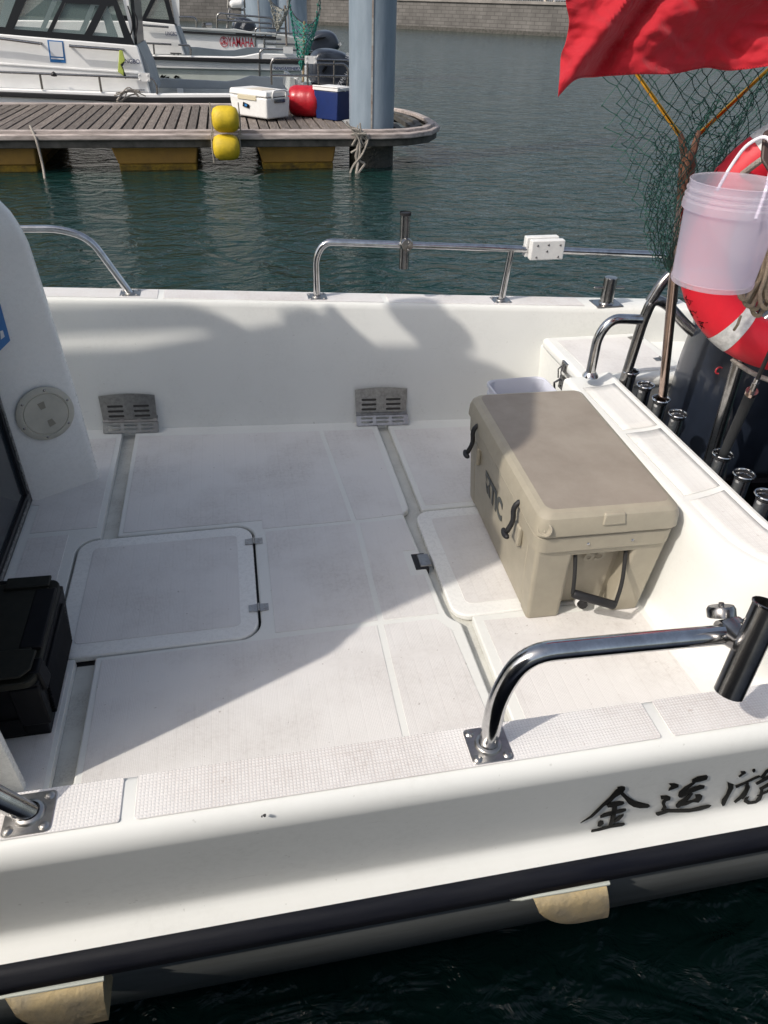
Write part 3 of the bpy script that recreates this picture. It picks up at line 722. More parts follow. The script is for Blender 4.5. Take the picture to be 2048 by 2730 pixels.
h0, h1, h2 = at(14, 2160, Y=.655), at(216, 2112, Y=.65), at(130, 2202, Y=.635)
hood(h0.x, h1.x, h2.z-.002, .180, .667)

DARKH = mat('shade_boat_navy', (.012, .016, .03), .4)
# ---- unseen dark boat added alongside to shade the near water
shade_boat = thing('moored_boat', 'added dark navy boat out of view, shading the water beside the near hull', 'boat', (0, -1, WZ))
mb = MB(); mb.loft([[V((x, y, z)) for y, z in ((-2.3, .45), (-2.3, -.8), (.20, -.8), (.235, .30), (.225, .42), (.20, .45))] for x in (-6, -2, 2, 3.2)]); mb.build('hull', DARKH, shade_boat)
mb = MB(); mb.box(-4.2, -.30, -1.9, .09, .45, 1.58, top=(-3.9, -.34, -1.85, .09)); cb = mb.build('cabin', DARKH, shade_boat, bevel=.03)
mb = MB(); mb.box(-3.5, -.8, .09, .096, .95, 1.45); mb.build('window', DKGLASS, cb)
# ---- brush lettering on the near hull side (three characters seen)
LZ = lambda x, y: ((1480+x*.3424)/K, (1950+y*.3424)/K)
glyphs = [
 [(485,432),(520,425),(545,430),(545,450),(520,480),(470,510),(440,540),(380,580),(340,620),(290,665),(240,690),(197,712),(215,697),(270,660),(320,610),(370,560),(415,520),(450,480),(470,455),(485,445)],
 [(500,468),(530,470),(560,500),(620,540),(680,555),(725,565),(742,578),(720,592),(660,595),(610,585),(570,560),(540,520),(510,490)],
 [(400,570),(430,555),(500,540),(535,545),(540,558),(520,570),(460,585),(410,590)],
 [(450,570),(485,570),(480,610),(470,660),(455,700),(440,735),(415,735),(430,680),(440,620)],
 [(350,655),(380,635),(440,620),(530,600),(553,600),(552,615),(520,628),(450,645),(380,665),(352,672)],
 [(335,705),(355,690),(375,695),(380,715),(350,740),(330,735)],
 [(535,640),(532,655),(500,690),(455,712),(465,685),(500,655)],
 [(285,765),(330,755),(420,730),(500,712),(540,710),(543,722),(520,735),(430,748),(350,770),(300,787),(280,780)],
 [(885,405),(930,402),(962,412),(960,430),(925,445),(882,460),(890,440),(905,425)],
 [(820,500),(870,497),(900,510),(895,530),(865,540),(855,560),(870,590),(858,612),(825,612),(840,585),(830,560),(835,540),(850,525),(825,525)],
 [(782,632),(830,620),(870,605),(960,603),(1060,600),(1130,582),(1190,570),(1215,573),(1200,590),(1130,612),(1040,627),(960,628),(880,628),(830,645),(800,655),(785,645)],
 [(1065,375),(1110,350),(1180,338),(1190,350),(1180,372),(1130,388),(1075,398),(1065,390)],
 [(958,500),(965,470),(1010,430),(1070,395),(1095,396),(1060,425),(1015,455),(1060,440),(1130,415),(1165,420),(1160,440),(1100,460),(1020,492),(985,512),(965,512)],
 [(940,570),(960,545),(1010,515),(1050,480),(1075,480),(1050,515),(1020,545),(1060,535),(1080,545),(1020,572),(985,580),(955,595),(940,585)],
 [(1090,490),(1130,487),(1147,500),(1140,525),(1115,552),(1085,548),(1055,548),(1060,535),(1095,520)],
 [(1445,310),(1480,308),(1487,322),(1465,335),(1435,355),(1428,348),(1450,330)],
 [(1540,292),(1558,290),(1560,305),(1545,318),(1535,308)],
 [(1343,392),(1362,402),(1390,410),(1388,440),(1360,490),(1335,540),(1320,572),(1303,580),(1294,560),(1300,530),(1330,490),(1348,440)],
 [(1405,420),(1480,390),(1560,350),(1592,340),(1600,350),(1540,378),(1500,395),(1440,425),(1408,440)],
 [(1490,392),(1508,396),(1505,440),(1480,490),(1440,530),(1402,556),(1392,545),(1440,500),(1475,450)],
 [(1478,430),(1512,415),(1518,430),(1492,490),(1462,525),(1437,520),(1440,510),(1458,512),(1480,480),(1492,440)],
 [(1600,355),(1640,300),(1700,270),(1700,290),(1650,322),(1615,370)],
 [(1560,400),(1640,352),(1720,320),(1720,340),(1660,370),(1600,400),(1570,415)],
 [(1590,440),(1659,400),(1690,400),(1690,412),(1620,448),(1622,480),(1602,530),(1560,560),(1500,565),(1468,545),(1478,520),(1512,503),(1496,530),(1520,545),(1560,538),(1588,500),(1598,460)],
 [(1570,500),(1659,452),(1720,430),(1720,446),(1659,472),(1600,497)],
]
FA, FB = V((0, .685, .45)), V((0, .700, .3667)); FN = V((0, -(FA.z-FB.z), -(FB.y-FA.y))).normalized()
def on_face(px, py, lift=.002):
    d = ray(px, py); return CAM+d*((FA+FN*lift-CAM).dot(FN)/d.dot(FN))
mb = MB()
for gl in glyphs:
    q = [on_face(*LZ(*p)) for p in gl]; mb.prism(q, FN*.0012)
mb.build('painted_lettering', INK, boat, smooth=False)

# ================================================================== THINGS ON DECK
# ---- tan cooler
def cooler():
    root = thing('cooler', 'large tan rotomoulded cooler on the boat deck against the stern', 'cooler', (1.010, 1.938, .008))
    yaw = radians(-1.8); 
    M = Matrix.Translation((1.010, 1.938, .002)) @ Matrix.Rotation(yaw, 4, 'Z')
    A, B, H = .39, .212, .355          # half length (y), half width (x), body height
    a, b = .362, .190                  # at the foot
    mb = MB(); mb.m(TAN)
    def tb(u0, u1, v0, v1, z0, z1):   # box in unit coordinates, tapering with the body
        def P(u, v, z):
            k = z/H; return V((u*(b+(B-b)*k), v*(a+(A-a)*k), z))
        vs = [M @ P(u, v, z) for z in (z0, z1) for u, v in ((u0, v0), (u1, v0), (u1, v1), (u0, v1))]
        mb.add(vs, [(3, 2, 1, 0), (4, 5, 6, 7), (0, 1, 5, 4), (1, 2, 6, 5), (2, 3, 7, 6), (3, 0, 4, 7)])
    tb(-.995, .995, -.83, .83, .004, .34)          # core
    for sv in (-1, 1):
        for su in (-1, 1):
            lo, hi = sorted((sv*.80, sv*1.0)); 
            u0, u1 = (-1.0, -.42) if su < 0 else (.50, 1.0)
            tb(u0, u1, lo, hi, 0, .33)
        lo, hi = sorted((sv*.80, sv*1.001)); tb(-.99, .99, lo, hi, .27, .33)
    body = mb.build('body', TAN, root, bevel=.013, bseg=4)
    mb = MB(); vs = []
    def ring(u, v, z, ins=0, r=.035):
        return [M @ V((x, y, z)) for x, y in rrect(-u, u, -v, v, r, 5)]
    mb.loft([ring(B-.002, A-.002, .296), ring(B+.004, A+.004, .302), ring(B+.006, A+.006, .352), ring(B, A, .358)]); mb.build('rim', TAN, root, angle=25)
    mb = MB()
    u, v = B+.013, A+.014
    mb.m(RUBBER).loft([ring(B-.004, A-.004, .355), ring(B-.004, A-.004, .366)])
    mb.m(TAN).loft([ring(u-.004, v-.004, .362), ring(u, v, .367), ring(u-.002, v-.002, .405), ring(u-.008, v-.008, .424), ring(u-.02, v-.02, .437), ring(u-.034, v-.034, .442, r=.03)], cap=False)
    mb.loft([ring(u-.004, v-.004, .362)]*1+[ring(.02, .02, .362, r=.01)], cap=False)
    mb.m(TANTOP).loft([ring(u-.034, v-.034, .442, r=.03), ring(u-.040, v-.040, .4395, r=.026), ring(u-.06, v-.06, .4395, r=.02), ring(.01, .01, .4400, r=.005)], cap=True)
    lid = mb.build('lid', TAN, root, angle=25)
    mb = MB()
    for y in (-v+.001,): mb.box(-.03, .045, y-.005, y+.03, .395, .432, M=M, top=(-.025, .04, y+.003, y+.03))
    mb.build('lid_tab', TAN, lid, bevel=.006, bseg=3)
    mb = MB()
    for x in (-.055, .085): screws(mb, [M @ V((x, -A-.0065, .325))], M.to_3x3() @ V((0, -1, 0)), .005)
    screws(mb, [M @ V((B+.012, -A+.02, .352))], M.to_3x3() @ V((1, -.4, 0)), .007); build_split(mb, 'screw', STEEL, root)
    # recessed end panel face, side relief panel
    mb = MB(); q = [(-.068, .27), (.088, .27), (.078, .02), (-.072, .02)]
    mb.prism([M @ V((x, -(a+(A-a)*z/H)*.835-.001, z)) for x, z in q], M.to_3x3() @ V((0, -.004, 0))); ep = mb.build('end_panel', TANDK, root, bevel=.003)
    # 65 relief
    Mt = M @ frameM(V((-.03, -.3325, .205)), V((1, 0, 0)), V((0, -.08, 1))); text('size_number', '65', .075, TAN, ep, Mt, .002, sx=1.0, shear=.25, bold=.001)
    # latches
    for v_ in (-.235, .255):
        x = -B-.012
        mb = MB(); mb.tube([M @ V((x+.012, v_, .388)), M @ V((x-.012, v_, .372)), M @ V((x-.016, v_, .345)), M @ V((x-.008, v_-.002, .315)), M @ V((x-.022, v_-.004, .285)), M @ V((x-.03, v_-.005, .268))], [.009, .010, .009, .0085, .009, .010], 10)
        mb.tube([M @ V((x-.03, v_-.03, .268)), M @ V((x-.032, v_-.012, .262)), M @ V((x-.032, v_+.008, .262)), M @ V((x-.03, v_+.024, .268))], [.007, .011, .011, .007], 10)
        mb.build('latch', RUBBER, root, sub=1)
        mb = MB(); mb.box(x+.002, x+.02, v_-.028, v_+.028, .225, .30, M=M); mb.build('latch_keeper', TAN, root, bevel=.006)
    # handle: rope through the end, rubber grip hanging
    y0 = -A*.985
    L0, L1 = M @ V((-.072, y0+.02, .268)), M @ V((.092, y0+.02, .268)); G0, G1 = M @ V((-.078, y0-.03, .148)), M @ V((.058, y0-.055, .105))
    mb = MB(); mb.tube(fillet([L0, L0.lerp(G0, .5)+V((0, -.006, 0)), G0], .03, 4), .0065, 8); mb.tube(fillet([L1, L1.lerp(G1, .6)+V((.008, -.004, 0)), G1], .05, 6), .0065, 8); hd = build_split(mb, 'handle_rope', mat('black_braid', (.012, .012, .012), .7, bump=1, bscale=300, bdist=.003), root)[0]
    mb = MB(); mb.tube([G0, G0.lerp(G1, .04), G0.lerp(G1, .96), G1], [.011, .0145, .0145, .011], 14); mb.build('grip', RUBBER, hd)
    # drain plug
    c = M @ V((.0, -.358*.985+.012, .038)); R = M.to_3x3() @ Matrix.Rotation(radians(90), 3, 'X')
    mb = MB(); mb.m(WHITEP).lathe([(.022, -.01), (.022, .004), (.018, .007)], c, 20, M=R); mb.m(RUBBER).lathe([(.016, .0), (.017, .012), (.014, .02), (0, .021)], c, 8, M=R); mb.build('drain_plug', RUBBER, root)
    # lettering on the long side and on the lid
    nx = M.to_3x3() @ V((-1, 0, .06))
    def side(y, z):  # on the -x side
        k = z/H; return M @ V((-(b+(B-b)*k)-.0008, y, z))
    o_ = side(.155, .172); Mt = frameM(o_, side(.0, .165)-side(.13, .165), side(.13, .25)-side(.13, .165))
    text('lettering', 'TIC', .110, CHAR, body, Mt @ Matrix.Translation((.068, .0, 0)), .001, sx=.82, bold=.005)
    mb = MB()  # the leading letter, drawn as a block letter with a notch
    lt = [(0, .068), (.052, .068), (.056, .05), (.044, .036), (.058, 0), (.04, 0), (.030, .022), (.024, .022), (.034, .036), (.040, .048), (.034, .054), (.014, .054), (.014, .036), (.0, .05)]
    lt = [(x*1.2, y*1.2) for x, y in lt]; mb.prism([Mt @ V((x, y, 0)) for x, y in lt], (Mt.to_3x3() @ V((0, 0, 1)))*.0008)
    mb.prism([Mt @ V((x*1.2, y*1.2, 0)) for x, y in [(.006, .030), (.020, .024), (.030, 0), (.02, 0), (.012, .012)]], (Mt.to_3x3() @ V((0, 0, 1)))*.0008)
    mb.build('lettering', CHAR, body, smooth=False)
    Mt = M @ frameM(V((-.165, .345, .4402)), V((0, -1, 0)), V((1, 0, 0)))
    text('lid_lettering', 'RTIC', .052, mat('worn_print', (.235, .20, .165), .6), lid, Mt, .0008, sx=.95, bold=.002)
    mb = MB()
    for y in (-.20, .22): mb.tube([M @ V((B+.014, y-.05, .366)), M @ V((B+.014, y+.05, .366))], .008, 10)
    build_split(mb, 'hinge', STEELD, root)
    c = M @ V((-B+.012, -A-.006, .392)); R = M.to_3x3() @ Matrix.Rotation(radians(62), 3, 'X') @ Matrix.Rotation(radians(-35), 3, 'Y')
    mb = MB(); mb.m(TAN).lathe([(.024, -.004), (.022, .004), (.018, .005), (.015, .001)], c, 20, M=R); mb.m(TANDK).lathe([(.016, .0015), (0, .0008)], c, 20, M=R); screws(mb, [c+R @ V((0, -.006, .002))], R.col[2], .005); mb.build('tie_down_eye', TAN, lid)
cooler()

# ---- black tackle box
def tackle():
    root = thing('tackle_box', 'black tackle box with dark olive lid standing beside the cabin door', 'tackle box', (-.76, 1.56, 0))
    X0, X1, Y0, Y1, H = -.98, -.602, 1.365, 1.75, .235
    mb = MB(); mb.m(BLACKP).box(X0+.01, X1-.004, Y0+.015, Y1-.01, .001, H-.03, top=(X0, X1+.012, Y0+.004, Y1))
    mb.box(X0+.06, X1-.06, Y0+.004, Y0+.02, .02, .08)
    for z in [i*.012+.03 for i in range(13)]: mb.box(X1-.003, X1+.008+z*.06, Y0+.06, Y1-.05, z, z+.007)
    mb.box(X1-.06, X1+.012, Y0-.001, Y0+.03, .06, H-.04)
    mb.build('body', BLACKP, root, bevel=.006, bseg=2)
    mb = MB(); mb.m(OLIVE)
    mb.prism([(x, y, H-.03) for x, y in rrect(X0-.01, X1+.010, Y0-.008, Y1+.006, .03, 4)], (0, 0, .022))
    mb.prism([(x, y, H-.008) for x, y in rrect(X0+.0, X1-.012, Y0+.01, Y1-.012, .04, 4)], (0, 0, .014))
    mb.prism([(x, y, H+.005) for x, y in [(X1-.20, Y0-.004), (X1-.02, Y0-.004), (X1+.002, Y0+.02), (X1+.004, Y0+.085), (X1-.04, Y0+.095), (X1-.20, Y0+.09)]], (0, 0, .008))
    for y in (Y1-.05, Y0+.13): mb.box(X1-.30, X1-.25, y-.016, y+.016, H+.004, H+.010)
    mb.prism([(x, y, H+.004) for x, y in [(X1-.13, Y1-.045), (X1-.01, Y1-.045), (X1-.01, Y1-.0), (X1-.13, Y1+.004)]], (0, 0, .010))
    mb.build('lid', OLIVE, root, bevel=.004, bseg=2)
    mb = MB(); mb.m(BLACKP).prism([(x, y, H-.004) for x, y in [(X1-.045, Y0+.10), (X1+.012, Y0+.10), (X1+.012, Y1-.05), (X1-.045, Y1-.05)]], (0, 0, .012)); mb.build('latch_bar', BLACKP, root, bevel=.005, bseg=2)
    mb = MB(); mb.box(X1-.05, X1+.024, Y0+.02, Y0+.075, H-.075, H-.005, top=(X1-.05, X1+.016, Y0+.02, Y0+.075)); mb.build('latch', BLACKP, root, bevel=.006)
    mb = MB(); mb.tube([(X1-.30, Y1+.0, H-.03), (X1-.28, Y1+.018, H-.02), (X1-.2, Y1+.022, H-.016), (X1-.12, Y1+.018, H-.02), (X1-.09, Y1, H-.03)], .009, 8); mb.build('handle', BLACKP, root)
    mb = MB(); screws(mb, [V((X1-.215, (Y0+Y1)/2-.02, H+.007))], r=.005); build_split(mb, 'screw', STEEL, root)
tackle()

# ---- translucent tub behind the cooler
TRANSL = mat('milky_plastic', (.62, .64, .72), .35, alpha=.82)
def tub():
    root = thing('plastic_tub', 'milky white rectangular tub standing on deck behind the tan cooler', 'tub', (1.15, 2.65, 0))
    M = Matrix.Translation((1.135, 2.62, 0)) @ Matrix.Rotation(radians(2), 4, 'Z')
    def ring(u, v, z, r=.04): return [M @ V((x, y, z)) for x, y in rrect(-u, u, -v, v, r, 5)]
    mb = MB(); mb.loft([ring(.10, .085, .002), ring(.122, .104, .24), ring(.132, .114, .243), ring(.132, .114, .262), ring(.128, .110, .265), ring(.128, .110, .285), ring(.135, .117, .288), ring(.135, .117, .300), ring(.130, .112, .303), ring(.124, .106, .297), ring(.118, .10, .23), ring(.096, .081, .006), ring(.01, .01, .006, .005)], cap=False)
    mb.build('container', TRANSL, root, angle=40)
    mb = MB(); mb.tube([M @ V((-.137, 0, .27)), M @ V((-.14, -.08, .21)), M @ V((0, -.135, .20)), M @ V((.14, -.08, .21)), M @ V((.137, 0, .27))], .004, 8); mb.build('handle', WHITEP, root)
tub()

# ---- clear bucket hanging
def bucket():
    D0 = 1.72
    b = at(1538, 622, D=D0); zt = b.z+.225
    root = thing('bucket', 'translucent white bucket hanging in front of the red life ring', 'bucket', tuple(b))
    m = bpy.data.materials.new('frosted_plastic'); m.use_nodes = True; t = m.node_tree; p = t.nodes['Principled BSDF']
    p.inputs['Base Color'].default_value = (.84, .82, .86, 1); p.inputs['Roughness'].default_value = .45; p.inputs['Alpha'].default_value = 1
    tr = t.nodes.new('ShaderNodeBsdfTransparent'); tr.inputs[0].default_value = (.98, .95, 1, 1); tl = t.nodes.new('ShaderNodeBsdfTranslucent'); tl.inputs[0].default_value = (.84, .82, .86, 1)
    m1 = t.nodes.new('ShaderNodeMixShader'); m1.inputs[0].default_value = .55; t.links.new(p.outputs[0], m1.inputs[1]); t.links.new(tl.outputs[0], m1.inputs[2])
    m2 = t.nodes.new('ShaderNodeMixShader'); m2.inputs[0].default_value = .66; t.links.new(m1.outputs[0], m2.inputs[1]); t.links.new(tr.outputs[0], m2.inputs[2])
    t.links.new(m2.outputs[0], t.nodes['Material Output'].inputs[0])
    mb = MB()
    prof = [(.0, .006), (.094, .006), (.099, .0), (.101, .004), (.1015, .012), (.100, .014), (.110, .175), (.112, .178), (.117, .178), (.118, .182), (.118, .196), (.114, .199), (.1125, .202), (.117, .205), (.117, .209), (.1125, .212), (.1125, .217),
            (.116, .220), (.116, .224), (.112, .227), (.112, .238), (.114, .241), (.1125, .243), (.109, .240), (.1085, .18), (.098, .012), (0, .009)]
    prof = [(r_*.92, z_*.92) for r_, z_ in prof]; b = at(1536, 610, D=D0)
    mb.lathe(prof, b, 64)
    for k in range(24): 
        a = 2*pi*k/24; c, s_ = cos(a), sin(a)
        mb.tube([b+V((.103*c, .103*s_, .166)), b+V((.108*c, .108*s_, .166))], .0012, 4); mb.tube([b+V((.091*c, .091*s_, .001)), b+V((.0925*c, .0925*s_, .010))], .0013, 4)
    mb.build('shell', m, root, angle=35)
    # wire-like plastic handle up to the strap
    e0 = at(1549, 412, D=1.80); e1 = at(1632, 474, D=1.64)
    top = at(1655, 290, D=1.70)
    mb = MB(); mb.tube(fillet([e0, at(1576, 362, D=1.78), at(1612, 312, D=1.73), top, at(1672, 320, D=1.68), at(1659, 400, D=1.65), e1], .05, 5), .0042, 8); mb.build('handle', mat('white_handle', (.75, .73, .78), .35), root)
bucket()

# ---- life ring
RC = at(1766, 533, D=2.0); fwd = V((-RC.x, -RC.y, 0)).normalized()
fwd = (Matrix.Rotation(radians(12), 3, 'Z') @ fwd + V((0, 0, .10))).normalized()
RX = V((0, 0, 1)).cross(fwd).normalized(); RZ = fwd.cross(RX).normalized()
def ringpt(a, ph, R=.288, r=.068, lift=0):
    rad = RX*cos(a)+RZ*sin(a); return RC+rad*(R+(r+lift)*cos(ph))+fwd*((r*.86+lift)*sin(ph))
def life_ring():
    root = thing('life_ring', 'red life ring with white reflective bands hanging at the stern', 'life ring', tuple(RC))
    mb = MB(); n, m_ = 72, 24
    mb.loft([[ringpt(2*pi*i/n, 2*pi*j/m_) for j in range(m_)] for i in range(n+1)], cap=False); mb.build('ring', RED, root, angle=80)
    for a0 in (238, 129, 30, 330):
        mb = MB(); w_ = 5.0
        mb.loft([[ringpt(radians(a0-w_+2*w_*i/8), 2*pi*j/m_, lift=.0016) for j in range(m_)] for i in range(9)], cap=False); mb.build('reflective_band', TAPE, root)
    # grab line around the rim
    mb = MB()
    for s0, s1, sag in ((249, 330, .035), (30, 122, .02)):
        pts = []
        for i in range(17):
            u = i/16; a = radians(s0+(s1-s0)*u); pts.append(ringpt(a, .1, lift=.005+sag*sin(pi*u)))
        mb.tube(pts, .0075, 7)
    mb.tube([at(1604, 376, D=1.93), at(1630, 356, D=1.88), at(1660, 335, D=1.85)], .0085, 8)
    build_split(mb, 'grab_line', ROPEG, root)
    # handwritten marks
    mb = MB(); random.seed(3)
    for k in range(5):
        a = radians(196+k*7.0); base = .45
        for s_ in range(4):
            pts = []; a1 = a+radians(random.uniform(-1.5, 1.5)); p1 = base+random.uniform(-.15, .25)
            for i in range(5): pts.append(ringpt(a1+radians(random.uniform(-.5, 1.6)*i/2), p1+i*random.uniform(-.08, .12), lift=.0003))
            mb.tube(pts, .0008, 4)
    mb.build('marker_writing', INK, root)
life_ring()

# ---- hank of rope
def hank():
    root_p = at(1640, 520, D=1.80); root = thing('rope_hank', 'hank of khaki rope hanging beside the bucket over the life ring', 'rope', tuple(root_p))
    mb = MB(); random.seed(11)
    for k in range(9):
        x0 = 1650+k*5+random.uniform(-2, 2); bx = 1602+k*11+random.uniform(-5, 5); by = 690-abs(k-3)*7-random.uniform(0, 22); D = 1.78+.014*(k % 4)
        p = [at(x0, 500, D=D), at(bx-2+(x0-bx)*.5, 590, D=D-.01), at(bx-10, by-30, D=D-.012), at(bx-3, by-4, D=D-.012), at(bx+10, by, D=D-.01), at(bx+22, by-22, D=D), at(bx+28+(x0-bx)*.3, 600, D=D+.008), at(x0+10, 500, D=D+.01)]
        q = fillet(p, .04, 4); mb.tube(q, .0052, 7)
    mb.tube([at(1600, 682, D=1.8), at(1594, 700, D=1.8), at(1586, 712, D=1.83)], .004, 6)
    mb.build('coil', ROPE, root)
hank()
# strap the bucket hangs on
mb = MB(); o = thing('hanging_strap', 'dark brown leather-like strap at the right edge above the bucket', 'strap', tuple(at(1690, 340, D=1.72)))
q = [(1648, 283), (1700, 268), (1760, 300), (1760, 420), (1690, 398), (1664, 380), (1642, 345)]
mb.prism([at(*p, D=1.72) for p in q], ray(1690, 340)*.03); mb.build('strap', mat('brown_strap', (.05, .028, .022), .55, noise_amt=.4, nscale=30), o, bevel=.008, bseg=3)

# ---- flag
def flag():
    Y0 = 1.80
    root = thing('red_flag', 'plain red cloth flag hanging in folds at the upper right', 'flag', tuple(at(1700, 0, Y=Y0)))
    left = [(1255, -330), (1240, -150), (1226, -60), (1222, 0), (1229, 45), (1222, 90), (1212, 120), (1209, 165), (1205, 209)]
    bot = [(1205, 209), (1243, 172), (1290, 166), (1380, 160), (1450, 160), (1500, 150), (1530, 146), (1580, 152), (1659, 143), (1760, 128), (1860, 120)]
    def lerp(P, t):
        x = t*(len(P)-1); i = min(int(x), len(P)-2); f = x-i; a, b = P[i], P[i+1]
        p0 = P[max(i-1, 0)]; p3 = P[min(i+2, len(P)-1)]
        return tuple(.5*((2*a[k])+(-p0[k]+b[k])*f+(2*p0[k]-5*a[k]+4*b[k]-p3[k])*f*f+(-p0[k]+3*a[k]-3*b[k]+p3[k])*f**3) for k in (0, 1))
    nu, nv = 120, 90; gr = []
    for j in range(nv+1):
        v = j/nv; row = []
        for i in range(nu+1):
            u = i/nu; l = lerp(left, v); b_ = lerp(bot, u)
            x = l[0]+(b_[0]-bot[0][0])*(1-.0*v); y = l[1]+(b_[1]-bot[0][1])*v**1.6
            # deep fold running from the tip to the upper right, smaller creases beside it
            s_ = (x-1205)*.80-(209-y)*.62
            f1 = -.045*math.exp(-((s_+8)/26)**2)+.05*math.exp(-((s_-32)/22)**2)*min(1, (x-1180)/140)
            f2 = .028*sin((x*.9+y*.75)/58+1.2*sin(y/70))*min(1, max(0, (x-1270)/150))
            f3 = .012*sin((x*.62-y*1.0)/14+2.2*sin(x/61))*max(0, noise.noise(V((x/70, y/60, 0)))+.25)+.006*noise.noise(V((x/26, y/20, 3)))
            edge = .012*sin(x/34)*max(0, 1-abs(v-1)*6)
            row.append(at(x, y, Y=Y0+f1+f2+f3+edge))
        gr.append(row)
    m = bpy.data.materials.new('red_cloth'); m.use_nodes = True; t = m.node_tree; p = t.nodes['Principled BSDF']
    p.inputs['Base Color'].default_value = (.58, .012, .028, 1); p.inputs['Roughness'].default_value = .8; p.inputs['Sheen Weight'].default_value = .25
    tc = t.nodes.new('ShaderNodeTexCoord'); n = t.nodes.new('ShaderNodeTexNoise'); n.inputs['Scale'].default_value = 900; t.links.new(tc.outputs['Object'], n.inputs['Vector'])
    n3 = t.nodes.new('ShaderNodeTexNoise'); n3.inputs['Scale'].default_value = 22; n3.inputs['Detail'].default_value = 5; n3.inputs['Distortion'].default_value = 1.2; t.links.new(tc.outputs['Object'], n3.inputs['Vector'])
    ad = mnode(t, 'ADD', mnode(t, 'MULTIPLY', n3.outputs['Fac'], 5.0), mnode(t, 'MULTIPLY', n.outputs['Fac'], .25))
    bp = t.nodes.new('ShaderNodeBump'); bp.inputs['Strength'].default_value = .55; bp.inputs['Distance'].default_value = .002; t.links.new(ad, bp.inputs['Height']); t.links.new(bp.outputs[0], p.inputs['Normal'])
    tl = t.nodes.new('ShaderNodeBsdfTranslucent'); tl.inputs[0].default_value = (.62, .015, .03, 1); mx = t.nodes.new('ShaderNodeMixShader'); mx.inputs[0].default_value = .35
    t.links.new(p.outputs[0], mx.inputs[1]); t.links.new(tl.outputs[0], mx.inputs[2]); t.links.new(mx.outputs[0], t.nodes['Material Output'].inputs[0])
    mb = MB(); mb.sheet(gr); mb.build('cloth', m, root, solid=.0008, recalc=False)
    # hem stitching
    mb = MB(); 
    for row, dn in ((-3, 0),):
        r_ = gr[row]
        for i in range(0, nu-1): mb.tube([r_[i].lerp(r_[i+1], .1)-V((0, .002, 0)), r_[i].lerp(r_[i+1], .55)-V((0, .002, 0))], .0007, 4)
    mb.build('hem_stitching', mat('dark_red_thread', (.25, .004, .012), .8), root)
    mb = MB(); mb.tube([at(1862, -500, Y=Y0), at(1862, 160, Y=Y0), at(1800, 900, Y=1.78)], .014, 12); mb.build('flagpole', STEEL, root)
flag()

